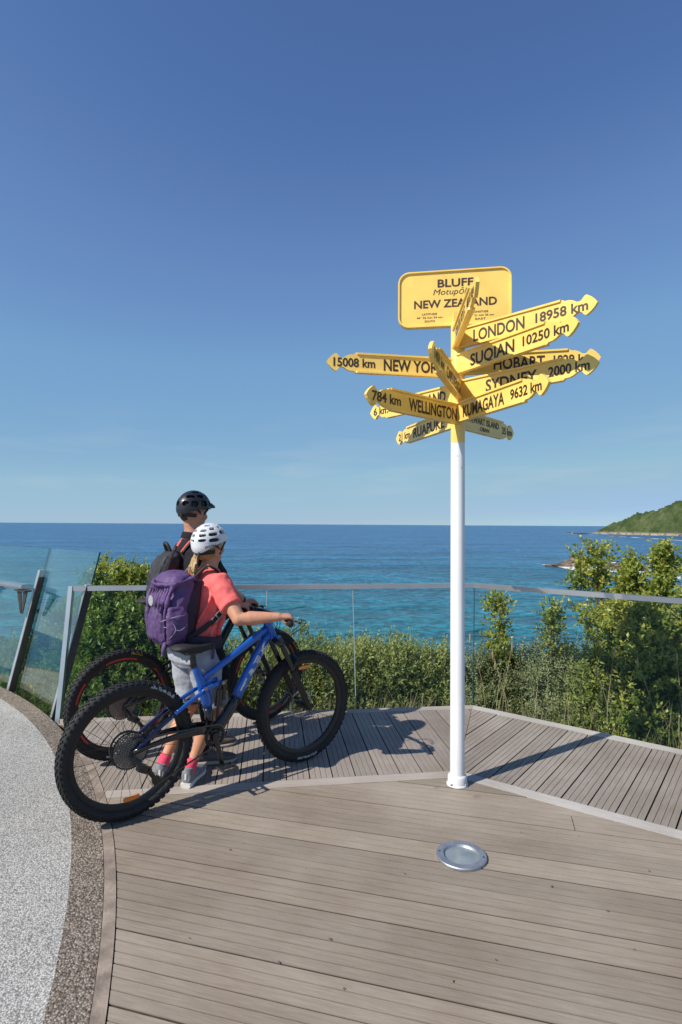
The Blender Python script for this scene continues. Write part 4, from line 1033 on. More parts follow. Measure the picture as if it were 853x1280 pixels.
signs = [
 ((578, 426), (750, 379), [('LONDON', .15, .535, NM, -.004), ('18958 km', .61, .945, KM, .0)], .030, 'yellow sign reading LONDON 18958 km'),
 ((578, 457), (728, 404), [('SUQIAN', .16, .545, NM, -.004), ('10250 km', .61, .94, KM, 0)], .030, 'yellow sign reading SUQIAN 10250 km'),
 ((578, 457), (751, 447), [('HOBART', .26, .62, NM, -.004), ('1829 km', .68, .94, KM, 0)], .012, 'yellow sign reading HOBART, mostly behind the one for Sydney'),
 ((578, 490), (751.5, 454), [('SYDNEY', .25, .62, NM, -.004), ('2000 km', .695, .95, KM, 0)], .030, 'yellow sign reading SYDNEY 2000 km'),
 ((578, 518), (693, 478), [('KUMAGAYA', .13, .60, NM, -.004), ('9632 km', .66, .945, KM, 0)], .034, 'yellow sign reading KUMAGAYA 9632 km'),
 ((575, 460.5), (408.5, 451.5), [('NEW YORK', .10, .575, NM, -.002), ('15008 km', .64, .95, KM, .002)], .0, 'yellow sign reading 15008 km NEW YORK'),
 ((575, 520), (452.5, 493.5), [('WELLINGTON', .07, .60, NM, -.002), ('784 km', .68, .95, KM, .002)], .034, 'shaded yellow sign reading 784 km WELLINGTON'),
 ((575, 492), (465.5, 517), [('DOG ISLAND', .10, .64, NM, -.002), ('6 km', .76, .95, KM, .002)], .02, 'yellow sign behind, with 6 km at its tip'),
 ((575, 521.5), (497, 549), [('RUAPUKE', .16, .66, NM, -.002), ('21 km', .72, .94, KM, .002)], .012, 'low yellow sign behind reading RUAPUKE'),
 ((578, 522.5), (642.5, 542), [('STEWART ISLAND', .14, .70, .044, .020), ('OBAN', .36, .52, .026, -.030), ('35 km', .76, .96, KM * .9, 0)], .0, 'low yellow sign reading STEWART ISLAND 35 km'),
 ((576, 425), (603, 352), [('SOUTH POLE', .15, .58, NM, -.004), ('4810 km', .66, .93, KM, 0)], .030, 'yellow sign seen nearly end on, rising in front of the town board'),
 ((574, 491), (532, 436), [('CAPE REINGA', .08, .58, NM * .9, -.004), ('1401 km', .66, .93, KM, 0)], .030, 'yellow sign seen nearly end on, coming at the viewer to the left'),
]
for s in signs: direction_sign(*s)

# town board on top of the pole
def rrect(w, h, r, n=8):
    out = []
    for cx, cy, a0 in ((w / 2 - r, h / 2 - r, 0), (-w / 2 + r, h / 2 - r, 90), (-w / 2 + r, -h / 2 + r, 180), (w / 2 - r, -h / 2 + r, 270)):
        for k in range(n + 1):
            a = R(a0 + 90 * k / n); out.append((cx + r * math.cos(a), cy + r * math.sin(a)))
    return out
BA = R(9.5); bx = Vector((math.cos(BA), -math.sin(BA), 0)); bn = Vector((-math.sin(BA), -math.cos(BA), 0)); bz = Vector((0, 0, 1))
BC = Vector((-.012, .066, 3.055)); BWd, BHt = .715, .365
bat = lambda x, y, z: BC + bx * x + bn * y + bz * z
m_ = MB(); ol = rrect(BWd, BHt, .072); k = len(ol)
m_.add([bat(x, .004, z) for x, z in ol] + [bat(x, -.026, z) for x, z in ol], [tuple(range(k)), tuple(range(k, 2 * k))[::-1]] + [(i, k + i, k + (i + 1) % k, (i + 1) % k) for i in range(k)])
il = rrect(BWd - .026, BHt - .026, .060)
fr = [bat(x, .0, z) for x, z in ol] + [bat(x, .015, z) for x, z in rrect(BWd - .004, BHt - .004, .070)] + [bat(x, .015, z) for x, z in rrect(BWd - .020, BHt - .020, .063)] + [bat(x, .0, z) for x, z in il]
m_.add([v * 1.0 for v in fr], [(r * k + i, r * k + (i + 1) % k, (r + 1) * k + (i + 1) % k, (r + 1) * k + i) for r in range(3) for i in range(k)])
tb = m_.build('town_board', M['yellow'], post, smooth=40); tag(tb, 'yellow rounded board reading BLUFF, NEW ZEALAND')
def line(s, xc, zc, w, cap, bold=.02, it=False):
    m_ = MB(); text(m_, s, lambda x, y: bat(xc + (x - .5) * w, .0056, zc + (y - .5) * cap), bold=bold, italic=it); m_.build('lettering', M['board_ink'], tb, fixn=False)
line('BLUFF', .008, .101, .225, .052, .022); line('Motupōhue', .010, .045, .285, .040, -.006, True); line('NEW ZEALAND', .006, -.030, .52, .052, .022)
for dx, a, b_, c_ in ((-.155, 'LATITUDE', '46° 36 min 54 sec', 'SOUTH'), (.165, 'LONGITUDE', '168° 21 min 26 sec', 'EAST')):
    line(a, dx, -.096, .095, .0125, .012); line(b_, dx, -.118, .165, .0125, .008); line(c_, dx, -.142, .065, .0125, .012)
m_ = MB(); m_.box(bat(.003, .0052, -.12), (.0025, .001, .06), Matrix.Rotation(-BA, 3, 'Z')); m_.build('divider', M['board_ink'], tb)
m_ = MB(); m_.box((.0, .036, 2.90), (.05, .045, .10)); m_.build('board_bracket', M['yellow'], post)

# ------------------------------------------------------------------ light let into the deck
c = G(577, 1071); lt = empty('deck_light', (c.x, c.y, 0)); tag(lt, 'round steel recessed deck light with frosted glass, set in the planks', 'deck light')
m_ = MB(); m_.lathe([(.121, .0005), (.121, .010), (.118, .0135), (.090, .0145), (.086, .0135), (.083, .006), (.080, .002)], 56, 'Z')
M['dull_steel'] = mat('dull_steel', (.38, .40, .43), .52, .8, var=.12, vscale=30)
m_.build('ring', M['dull_steel'], lt, smooth=35)
M['frost'] = mat('frost', (.20, .235, .25), .22, .0, spec=.6, var=.15, vscale=10)
m_ = MB(); m_.lathe([(.0, .0075), (.04, .0065), (.065, .0045), (.0825, .0022)], 48, 'Z'); m_.build('lens', M['frost'], lt, smooth=True)
for kk in range(2):
    a = kk * PI + PI - .25; m_ = MB(); m_.lathe([(0, .0158), (.0045, .0156), (.0052, .0140)], 10, 'Z', (.104 * math.cos(a), .104 * math.sin(a), 0)); m_.build('screw', M['dark_metal'], lt)

# ------------------------------------------------------------------ mountain bicycles
WR, TYR = .372, .031
def wheel_parts(front, txts, disc_side=1, rimdecal=None):
    """returns list of (name, mesh, mats); axle at origin, wheel in the XZ plane"""
    out = []
    m_ = MB(); prof = []
    for k in range(16):
        a = 2 * PI * k / 16; prof.append((WR - .006 - TYR * 1.0 + TYR * math.cos(a) * 1.0, TYR * math.sin(a)))
    m_.lathe(prof, 72, 'Y', closed=True); out.append(('tyre', m_.mesh('tyre', True), [M['tyre']]))
    m_ = MB()                                         # knobs
    for row, (ya, step_, tall, ln, wd) in enumerate([(0, 0, .006, .013, .011), (0, .5, .006, .013, .011), (22, .25, .006, .012, .010), (-22, .25, .006, .012, .010), (48, .5, .007, .014, .010), (-48, .5, .007, .014, .010), (68, 0, .005, .012, .008), (-68, 0, .005, .012, .008)]):
        n = 66
        if row < 2: ya = 9 if row == 0 else -9
        for k in range(n):
            a = 2 * PI * (k + step_) / n; t = R(ya); rc_ = WR - .006 - TYR; r = rc_ + (TYR + tall / 2 - .001) * math.cos(t); y = (TYR + tall / 2 - .001) * math.sin(t)
            rot = Matrix.Rotation(-a, 3, 'Y') @ Matrix.Rotation(t, 3, 'Z')
            m_.box(rot @ Vector((0, 0, 0)) + Vector((r * math.cos(a), y, r * math.sin(a))), (tall, wd, ln), rot)
    out.append(('tread', m_.mesh('tread', False, False), [M['tyre']]))
    m_ = MB(); m_.lathe([(.284, -.011), (.298, -.0165), (.318, -.0165), (.318, .0165), (.298, .0165), (.284, .011)], 72, 'Y', closed=True); out.append(('rim', m_.mesh('rim', 30), [M['black']]))
    m_ = MB(); m_.lathe([(.008, -.055), (.011, -.05), (.011, -.038), (.026, -.034), (.026, -.030), (.014, -.024), (.014, .024), (.026, .030), (.026, .034), (.011, .038), (.011, .05), (.008, .055)], 20, 'Y'); out.append(('hub', m_.mesh('hub', 40), [M['black']]))
    m_ = MB()                                         # brake disc
    n = 24; ys_ = .043 * disc_side
    m_.lathe([(.078, ys_ - .001), (.090, ys_ - .001), (.090, ys_ + .001), (.078, ys_ + .001)], 48, 'Y', closed=True)
    for k in range(6):
        a = k * PI / 3; m_.tube([(.02 * math.cos(a), ys_, .02 * math.sin(a)), (.052 * math.cos(a + .35), ys_, .052 * math.sin(a + .35)), (.082 * math.cos(a + .5), ys_, .082 * math.sin(a + .5))], .0032, 5)
    for k in range(n):
        a = 2 * PI * k / n; m_.box((.084 * math.cos(a), ys_, .084 * math.sin(a)), (.008, .0028, .003), Matrix.Rotation(-a + .5, 3, 'Y'))
    out.append(('brake_disc', m_.mesh('brake_disc', 30), [M['chrome']]))
    if rimdecal:
        for a0, a1 in ((.15, .75), (1.25, 1.95), (2.5, 2.95), (3.35, 3.9), (4.6, 5.2), (5.6, 6.0)):
            kk = 10; m_ = MB(); vs = [(r * math.cos(a0 + (a1 - a0) * i / kk), -.0172, r * math.sin(a0 + (a1 - a0) * i / kk)) for i in range(kk + 1) for r in (.2985, .3175)]
            m_.add(vs, [(2 * i, 2 * i + 1, 2 * i + 3, 2 * i + 2) for i in range(kk)]); out.append(('rim_decal', m_.mesh('rim_decal'), [rimdecal]))
    for (s, ac, r0, cap, mt, side, rev) in txts:      # lettering moulded on the sidewall, facing the drive side (-Y)
        m_ = MB(); _, _, w = glyphs(s, .02); span = w * cap / r0 * .92
        def fn(x, y, ac=ac, r0=r0, cap=cap, span=span, rev=rev):
            a = ac + span * (.5 - x) if not rev else ac - span * (.5 - x)
            r = r0 + y * cap if not rev else r0 + cap - y * cap
            rr = r - (WR - .006 - TYR); yy = -(math.sqrt(max(.0, 1 - (rr / TYR) ** 2)) * TYR + .0014)
            return (r * math.cos(a), yy, r * math.sin(a))
        text(m_, s, fn, bold=.02); out.append(('tyre_lettering', m_.mesh('tyre_lettering', False, False), [mt]))
    return out
SPK = None
def spoke_mesh():
    m_ = MB(); m_.tube([(.024, 0, 0), (.296, 0, 0)], .00115, 4); return m_.mesh('spoke')
def make_wheel(bike, at_, front, txts, rimdecal=None, spin=0.0, steer=0.0, reflect=None):
    global SPK
    w = empty('wheel', at_); w.parent = bike; w.rotation_euler = (0, 0, steer)
    for nm, me, ms in wheel_parts(front, txts, 1, rimdecal):
        o = link(nm, me, ms, w)
        if nm == 'tread': o['kind'] = 'stuff'
    if SPK is None: SPK = spoke_mesh()
    for k in range(28):
        a = 2 * PI * k / 28 + spin; side = 1 if k % 2 else -1; y = .030 * side; off = .32 * (1 if (k // 2) % 2 else -1)
        o = link('spoke', SPK, M['dark_metal'], w)
        b0 = Vector((.024 * math.cos(a + off * 3), y, .024 * math.sin(a + off * 3))); t0 = Vector((.297 * math.cos(a), .004 * side, .297 * math.sin(a)))
        d = (t0 - b0); x = d.normalized(); yy = Vector((0, 1, 0)); zz = x.cross(yy).normalized(); yy = zz.cross(x)
        o.matrix_local = Matrix.Translation(b0 - x * .024 * d.length / .272) @ Matrix((x, yy, zz)).transposed().to_4x4() @ Matrix.Diagonal((d.length / .272, 1, 1, 1))
    if reflect is not None:
        m_ = MB(); vs = []; n = 12
        for i in range(n + 1):
            a = reflect - .17 + .34 * i / n; e = .012 * (1 if 0 < i < n else .45)
            for (r, y) in ((.262 - e, -.012), (.262 + e, -.012), (.262 + e * .8, -.019), (.262 - e * .8, -.019)): vs.append((r * math.cos(a), y, r * math.sin(a)))
        m_.add(vs, [(i * 4 + q, i * 4 + (q + 1) % 4, (i + 1) * 4 + (q + 1) % 4, (i + 1) * 4 + q) for i in range(n) for q in range(4)] + [(0, 1, 2, 3), (n * 4 + 3, n * 4 + 2, n * 4 + 1, n * 4)])
        link('reflector', m_.mesh('reflector'), [M['orange']], w)
    return w

def bicycle(loc, heading, label, frame_m, lower_m, saddle_z, saddle_x, blue_accent, wheel_txt, rimdecal, steer, bar_h, word, spin, crank_a, refl=True):
    b = empty('bicycle', loc, heading); tag(b, label, 'bicycle')
    AX_R, AX_F, BBp = Vector((0, 0, WR)), Vector((1.19, 0, WR)), Vector((.49, 0, .345))
    hu, hl = Vector((.888, 0, .965)), Vector((.930, 0, .865)); hd = (hu - hl).normalized()
    make_wheel(b, AX_R, False, wheel_txt[0], rimdecal, spin, 0, -1.52 if refl else None)
    make_wheel(b, AX_F, True, wheel_txt[1], rimdecal, spin + .1, steer, 1.62 if refl else None)
    def oval(m_, pts, ry, rz, seg=14, p=2.3):
        secs = []; pts = [Vector(q) for q in pts]
        for i, q in enumerate(pts):
            t = (pts[min(i + 1, len(pts) - 1)] - pts[max(i - 1, 0)]).normalized(); s = Vector((0, 1, 0)); u = t.cross(s).normalized()
            w_ = ry[i] if isinstance(ry, (list, tuple)) else ry; h_ = rz[i] if isinstance(rz, (list, tuple)) else rz
            secs.append((q, s * w_, u * h_))
        m_.loft(secs, seg, p)
    def arc3(a, c, d, n=7): a, c, d = Vector(a), Vector(c), Vector(d); return [(a * (1 - t) ** 2 + c * 2 * t * (1 - t) + d * t * t) for t in [i / (n - 1) for i in range(n)]]
    # front triangle
    m_ = MB(); oval(m_, arc3((.885, 0, .925), (.66, 0, .80), (.425, 0, .672)), [.023, .021, .019, .018, .018, .018, .017], [.027, .026, .024, .022, .021, .02, .02]); m_.build('top_tube', frame_m, b, smooth=True)
    m_ = MB(); oval(m_, arc3((.900, 0, .895), (.765, 0, .70), (.665, 0, .53), 6), [.024, .027, .029, .030, .030, .030], [.026, .029, .031, .032, .032, .032]); dt = m_.build('down_tube', frame_m, b, smooth=True)
    m_ = MB(); oval(m_, arc3((.664, 0, .528), (.59, 0, .41), (.50, 0, .348), 6), [.0302, .031, .032, .033, .034, .034], [.0322, .033, .035, .037, .038, .036]); m_.build('down_tube_guard', lower_m, b, smooth=True)
    m_ = MB(); oval(m_, [(.372, 0, .775), (.392, 0, .735), (.42, 0, .67), (.446, 0, .60), (.462, 0, .545), (.470, 0, .505)], [.020, .020, .023, .026, .026, .024], [.019, .020, .026, .034, .032, .026]); m_.build('seat_tube', frame_m, b, smooth=True)
    m_ = MB(); oval(m_, [(.470, 0, .506), (.478, 0, .44), (.487, 0, .352)], [.023, .022, .030], [.025, .024, .030]); m_.build('seat_tube_base', lower_m, b, smooth=True)
    m_ = MB(); oval(m_, [(hl - hd * .012), hl, hu, hu + hd * .01], [.026, .027, .026, .024], [.026, .028, .028, .026]); m_.build('head_tube', frame_m, b, smooth=True)
    m_ = MB(); m_.lathe([(0, -.05), (.034, -.05), (.034, .05), (0, .05)], 24, 'Y', BBp); m_.build('bottom_bracket', lower_m, b, smooth=40)
    # rear suspension
    for s in (-1, 1):
        m_ = MB(); oval(m_, [(.548, s * .030, .648), (.50, s * .036, .640), (.44, s * .042, .626), (.405, s * .046, .610)], .006, [.018, .013, .014, .012]); m_.build('rocker_link', frame_m, b, smooth=True)
        sa_ = arc3((.42, s * .046, .615), (.26, s * .052, .55), (.02, s * .062, .385), 13); m_ = MB(); oval(m_, sa_[:7], .0085, .0125); m_.build('seat_stay', frame_m, b, smooth=True); m_ = MB(); oval(m_, sa_[6:], .0084, [.0124, .012, .0115, .011, .0105, .010, .010]); m_.build('seat_stay_end', M['navy'] if blue_accent else lower_m, b, smooth=True)
        m_ = MB(); oval(m_, arc3((.47, s * .040, .385), (.25, s * .056, .415), (.0, s * .064, .372)), .010, [.026, .024, .021, .018, .016, .014, .014]); m_.build('chain_stay', lower_m, b, smooth=True)
        m_ = MB()
        for (px_, pz) in ((.545, .646), (.430, .632), (0, WR)): m_.lathe([(0, s * .052), (.0105, s * .052), (.0105, s * .044), (0, s * .044)], 14, 'Y', (px_, 0, pz))
        m_.build('pivot_bolt', M['chrome'], b, smooth=40)
    m_ = MB(); m_.tube([(.548, 0, .645), (.545, 0, .60)], .014, 12); m_.tube([(.545, 0, .60), (.538, 0, .50)], .023, 14); m_.tube([(.538, 0, .50), (.53, 0, .42)], .009, 10); m_.tube([(.575, 0, .62), (.573, 0, .53)], .013, 12); m_.build('shock', M['gloss_black'], b, smooth=40)
    # seat post and saddle
    sb = Vector((saddle_x, 0, saddle_z - .045)); m_ = MB(); m_.tube([(.376, 0, .765), sb + (Vector((.376, 0, .765)) - sb) * .06], [.0155, .0155], 14); m_.tube([(.372, 0, .775), (.379, 0, .757)], .021, 14); m_.tube([sb + (Vector((.376, 0, .765)) - sb) * .35, (.376, 0, .765)], .0185, 14)
    m_.build('seat_post', M['gloss_black'], b, smooth=40)
    sx = saddle_x; m_ = MB(); secs = []
    for t, w_, th, dz in ((0, .030, .008, .006), (.03, .066, .020, .014), (.08, .072, .024, .010), (.13, .055, .026, .0), (.17, .034, .025, -.004), (.21, .024, .022, -.003), (.25, .019, .017, .0), (.268, .010, .008, -.004)):
        secs.append(((sx - .125 + t, 0, saddle_z - .012 + dz - th * .3), Vector((0, w_, 0)), Vector((0, 0, th))))
    m_.loft(secs, 18, 2.6); sad = m_.build('saddle', M['matt_black'], b, smooth=True)
    m_ = MB()
    for s in (-1, 1): m_.tube([(sx - .09, s * .025, saddle_z - .02), (sx - .05, s * .022, saddle_z - .045), (sx + .05, s * .022, saddle_z - .045), (sx + .11, s * .012, saddle_z - .02)], .0035, 6)
    m_.box((sx, 0, saddle_z - .045), (.035, .05, .016), None, .004); m_.build('saddle_rail', M['dark_metal'], sad, smooth=40)
    # fork, turned with the bar
    S4 = Matrix.Translation(hl) @ Matrix.Rotation(steer, 4, hd) @ Matrix.Translation(-hl)
    def put(m_, name, mt, smooth=True, par=b):
        m_.v = [tuple(S4 @ Vector(v)) for v in m_.v]; return m_.build(name, mt, par, smooth=smooth)
    cr_ = hl - hd * .02
    m_ = MB(); m_.loft([(cr_ + Vector((0, y, z_)), Vector((.026, 0, 0)), Vector((0, 0, .018))) for y, z_ in ((-.085, -.014), (-.06, -.003), (0, .006), (.06, -.003), (.085, -.014))], 14, 2.4)
    put(m_, 'fork_crown', M['gloss_black'])
    fdir = (AX_F - cr_); 
    for s in (-1, 1):
        u0 = cr_ + Vector((.008, s * .068, 0)); ax = AX_F + Vector((-.012, s * .068, .012)); mid = u0.lerp(ax, .44)
        m_ = MB(); m_.tube([u0 + (u0 - mid).normalized() * .03, mid], .0175, 16); put(m_, 'stanchion', M['gloss_black'], 40)
        m_ = MB(); m_.tube([mid, u0.lerp(ax, .50), u0.lerp(ax, .75), ax, AX_F + Vector((.0, s * .066, 0))], [.0235, .0225, .021, .019, .020], 16)
        lo = put(m_, 'fork_leg', M['black'], 40)
        m_ = MB(); m_.tube([u0 + (u0 - mid).normalized() * .028, u0 + (u0 - mid).normalized() * .04], [.016, .012], 14); put(m_, 'fork_cap', M['blue'] if (blue_accent and s < 0) else M['gear'], 40)
    m_ = MB(); a0 = cr_.lerp(AX_F, .40); m_.tube([a0 + Vector((.0, -.068, 0)), a0 + Vector((.045, -.058, .045)), a0 + Vector((.06, 0, .062)), a0 + Vector((.045, .058, .045)), a0 + Vector((0, .068, 0))], [.012, .012, .013, .012, .012], 10); put(m_, 'fork_arch', M['black'])
    m_ = MB(); m_.box(AX_F + Vector((-.05, .062, .07)), (.035, .03, .06), Matrix.Rotation(-.6, 3, 'Y'), .006); m_.tube([AX_F + Vector((0, -.078, 0)), AX_F + Vector((0, .078, 0))], .009, 10); put(m_, 'brake_caliper', M['gloss_black'], 40)
    # stem, bar, grips, levers
    st = hu + hd * .03; bc = Vector((.935, 0, bar_h))
    m_ = MB(); m_.tube([hu + hd * .005, hu + hd * .055], .021, 16); m_.tube([st, bc], [.019, .018], 14); put(m_, 'stem', M['gloss_black'], 40)
    hw = .335; path = [bc + Vector(q) for q in ((-.090, -hw, -.006), (-.035, -.22, .012), (-.010, -.10, .010), (0, -.04, 0), (0, .04, 0), (-.010, .10, .010), (-.035, .22, .012), (-.090, hw, -.006))]
    m_ = MB(); m_.tube(path, [.011, .011, .014, .016, .016, .014, .011, .011], 12); hb = put(m_, 'handlebar', M['gloss_black'])
    ends = []
    for s in (-1, 1):
        e1, e0 = bc + Vector((-.092, s * (hw + .003), -.006)), bc + Vector((-.036, s * (hw - .125), .010))
        m_ = MB(); d = (e0 - e1); m_.tube([e1, e1 + d * .02, e1 + d * .03, e1 + d * .1, e0 - d * .04, e0 - d * .03, e0], [.014, .0185, .0165, .0165, .0165, .0185, .0185], 14); put(m_, 'grip', M['matt_black'], 40)
        c0 = e0 + Vector((.004, -s * .02, -.004)); m_ = MB(); m_.tube([e0 + Vector((0, -s * .012, 0)), e0 + Vector((0, -s * .028, 0))], .017, 12); m_.tube([c0 + Vector((.01, 0, -.012)), c0 + Vector((.045, -s * .015, -.016)), c0 + Vector((.055, -s * .045, -.014))], [.011, .011, .008], 10)
        m_.tube([c0 + Vector((.045, s * .0, -.02)), c0 + Vector((.062, s * .03, -.024)), c0 + Vector((.055, s * .085, -.026))], [.006, .0055, .007], 8); put(m_, 'brake_lever', M['gloss_black'])
        ends.append((S4 @ e1, S4 @ e0))
    m_ = MB()
    for s, q in ((-1, .10), (1, .12), (-1, .16), (1, .06)):
        a = bc + Vector((.04, s * (.20 + q * .2), -.01)); m_.tube(arc3(a, a + Vector((.10 + q, -s * .12, -.04)), Vector((.90, s * .028, .84 - q * .2)), 12), .0026, 6)
    m_.tube(arc3(bc + Vector((.04, .2, -.01)), Vector((1.10, .10, .88)), AX_F + Vector((-.03, .085, .12)), 12), .0026, 6); tag(m_.build('cable', M['matt_black'], b, smooth=True), kind='stuff')
    # drivetrain on the right side (-Y)
    def cog(m_, c_, r, teeth, y, th, rin=.0):
        n = teeth * 4; vs = []
        for i in range(n):
            a = 2 * PI * i / n; rr = r + (.0035 if i % 4 in (1, 2) else -.0015)
            for yy in (y - th / 2, y + th / 2): vs.append((c_.x + rr * math.cos(a), yy, c_.z + rr * math.sin(a)))
        ri = rin if rin > 0 else r * .3
        for i in range(n):
            a = 2 * PI * i / n
            for yy in (y - th / 2, y + th / 2): vs.append((c_.x + ri * math.cos(a), yy, c_.z + ri * math.sin(a)))
        fs = []
        for i in range(n):
            j = (i + 1) % n; fs += [(2 * i, 2 * j, 2 * j + 1, 2 * i + 1), (2 * n + 2 * i, 2 * n + 2 * i + 1, 2 * n + 2 * j + 1, 2 * n + 2 * j), (2 * i, 2 * n + 2 * i, 2 * n + 2 * j, 2 * j), (2 * i + 1, 2 * j + 1, 2 * n + 2 * j + 1, 2 * n + 2 * i + 1)]
        m_.add(vs, fs)
    cas = None
    for k in range(8):
        r = .100 - k * .0105; m_ = MB(); cog(m_, AX_R, r, int(r * 2 * PI / .0127), -.022 - k * .004, .0018, r - .0085)
        for j in range(5):
            a = j * 2 * PI / 5 + .2 * k; m_.box((AX_R.x + (r * .62) * math.cos(a), -.022 - k * .004, AX_R.z + (r * .62) * math.sin(a)), (r * .75, .0018, .006), Matrix.Rotation(-a, 3, 'Y'))
        m_.build('cassette_cog', M['gear_dark'] if k < 1 else M['gear_mid'], b, smooth=False)
    m_ = MB(); cog(m_, BBp, .064, 30, -.052, .003, .046)
    for j in range(4):
        a = crank_a + j * PI / 2 + .4; m_.box((BBp.x + .036 * math.cos(a), -.052, BBp.z + .036 * math.sin(a)), (.036, .004, .014), Matrix.Rotation(-a, 3, 'Y'))
    m_.build('chainring', M['matt_black'], b)
    for s, a in ((-1, crank_a), (1, crank_a + PI)):
        tip = BBp + Vector((.172 * math.cos(a), s * .078, .172 * math.sin(a))); m_ = MB()
        m_.loft([(BBp + Vector((0, s * .056, 0)), Vector((0, .010, 0)), Vector((math.sin(a), 0, -math.cos(a))) * .021), (BBp.lerp(tip, .5) + Vector((0, s * .032, 0)), Vector((0, .0085, 0)), Vector((math.sin(a), 0, -math.cos(a))) * .014), (tip, Vector((0, .009, 0)), Vector((math.sin(a), 0, -math.cos(a))) * .015)], 14, 2.6)
        m_.lathe([(0, s * .068), (.020, s * .068), (.020, s * .045), (0, s * .045)], 16, 'Y', BBp); ck = m_.build('crank', M['gloss_black'], b, smooth=40)
        pc = tip + Vector((0, s * .062, 0)); m_ = MB(); 
        for dx in (-.044, .044): m_.box(pc + Vector((dx, 0, 0)), (.012, .096, .016), None, .003)
        for dy in (-.044, 0, .044): m_.box(pc + Vector((0, dy, 0)), (.09, .010, .015), None, .003)
        for dx in (-.044, -.015, .015, .044):
            for dy in (-.042, .042): m_.tube([pc + Vector((dx, dy, -.012)), pc + Vector((dx, dy, .012))], .0018, 5)
        m_.tube([tip, pc], .006, 8); m_.build('pedal', M['gear'], ck)
    jk1, jk2 = Vector((.085, -.052, .255)), Vector((.135, -.052, .185)); m_ = MB()
    def run(a, c_): 
        d = (c_ - a); n = max(2, int(d.length / .0127)); u = d.normalized(); s_ = Vector((-u.z, 0, u.x))
        for i in range(n):
            p = a + d * ((i + .5) / n); rot = Matrix.Rotation(-math.atan2(u.z, u.x), 3, 'Y'); m_.box(p + Vector((0, .0032 if i % 2 else .0022, 0)), (.0118, .0013, .0085), rot); m_.box(p - Vector((0, .0032 if i % 2 else .0022, 0)), (.0118, .0013, .0085), rot)
    cy = Vector((0, -.048, 0))
    run(AX_R + Vector((.01, -.044, .062)), BBp + Vector((.01, -.052, .064)))
    for i in range(12):
        a0, a1 = PI / 2 + .1 - i * PI / 11.5, PI / 2 + .1 - (i + 1) * PI / 11.5
        run(BBp + Vector((.0655 * math.cos(a0), -.052, .0655 * math.sin(a0))), BBp + Vector((.0655 * math.cos(a1), -.052, .0655 * math.sin(a1))))
    run(BBp + Vector((-.01, -.052, -.064)), jk2 + Vector((.01, 0, -.020))); run(jk2 + Vector((-.02, 0, .005)), jk1 + Vector((.02, 0, 0)))
    tag(m_.build('chain', M['gear'], b), kind='stuff')
    m_ = MB(); m_.tube([AX_R + Vector((-.005, -.075, -.02)), Vector((.035, -.085, .30))], [.012, .016], 10); m_.box((.045, -.080, .285), (.055, .040, .045), Matrix.Rotation(.5, 3, 'Y'), .008); m_.tube([jk1 + Vector((0, -.012, 0)), jk2 + Vector((0, -.012, 0))], [.013, .012], 10, flat=.3)
    m_.tube([jk1 + Vector((0, .010, 0)), jk2 + Vector((0, .010, 0))], .009, 8, flat=.3); cog(m_, jk1, .021, 12, -.052, .003, .006); cog(m_, jk2, .025, 14, -.052, .003, .006); m_.build('rear_derailleur', M['gloss_black'], b, smooth=35)
    if word:                                           # the maker's letters down the tube, as in the photograph
        a, c_ = Vector((.880, 0, .862)), Vector((.672, 0, .538)); m_ = MB(); u = (c_ - a).normalized(); ln_ = (c_ - a).length; up = Vector((-u.z, 0, u.x))
        if up.x > 0: up = -up
        a2 = Vector((.682, -.0312, .552)); c2 = Vector((.872, -.0262, .842)); uu = (c2 - a2); vv = Vector((-.82, 0, .55)).normalized()
        mid = Vector((.762, 0, .697))
        def fn(x, y):
            # follow the tube: quadratic centre line
            t = 1 - (.10 + .80 * x); A_, B_, C_ = Vector((.900, 0, .895)), Vector((.765, 0, .70)), Vector((.665, 0, .53))
            p = A_ * (1 - t) ** 2 + B_ * 2 * t * (1 - t) + C_ * t * t; tg_ = ((B_ - A_) * (1 - t) + (C_ - B_) * t).normalized(); nn = Vector((-tg_.z, 0, tg_.x))
            if nn.x > 0: nn = -nn
            h_ = (y - .5) * .037 - .003; rr = .0308 - .004 * (1 - t); yy = math.sqrt(max(0.0001, 1 - min(.98, (h_ / .033) ** 2))) * rr
            q = p + nn * h_; return (q.x, -yy - .0016, q.z)
        text(m_, word, fn, bold=.055, res=2, space=1.12); m_.build('lettering', M['decal_white'], dt, fixn=False)
    return b, ends

blue_txt = ([('XR4 TEAM ISSUE', 1.02, .335, .017, M['decal_white'], -1, False)], [('XR4 TEAM ISSUE', -1.55, .330, .017, M['decal_white'], -1, True)])
black_txt = ([('MAXXIS', 1.30, .336, .018, M['decal_yellow'], -1, False), ('MINION', 4.5, .330, .016, M['decal_white'], -1, False)], [('MAXXIS', .6, .336, .018, M['decal_yellow'], -1, False)])
BK1, H1 = Vector((-1.145, 3.12, .0)), R(40.7)
blue_b, ends1 = bicycle(BK1, H1, 'blue full suspension mountain bike nearest the camera with orange wheel reflectors', M['blue'], M['gloss_black'], .885, .365, True, blue_txt, None, -.04, 1.012, 'TREK', .07, R(-78))
BK2, H2 = Vector((-1.485, 3.90, .0)), R(42.3)
black_b, ends2 = bicycle(BK2, H2, 'black mountain bike with red rim decals, half hidden behind the blue one', M['black'], M['gloss_black'], 1.06, .235, False, black_txt, M['red'], .02, .985, None, .15, R(120), refl=False)
def bw(loc, h, v): return Matrix.Translation(loc) @ Matrix.Rotation(h, 4, 'Z') @ v

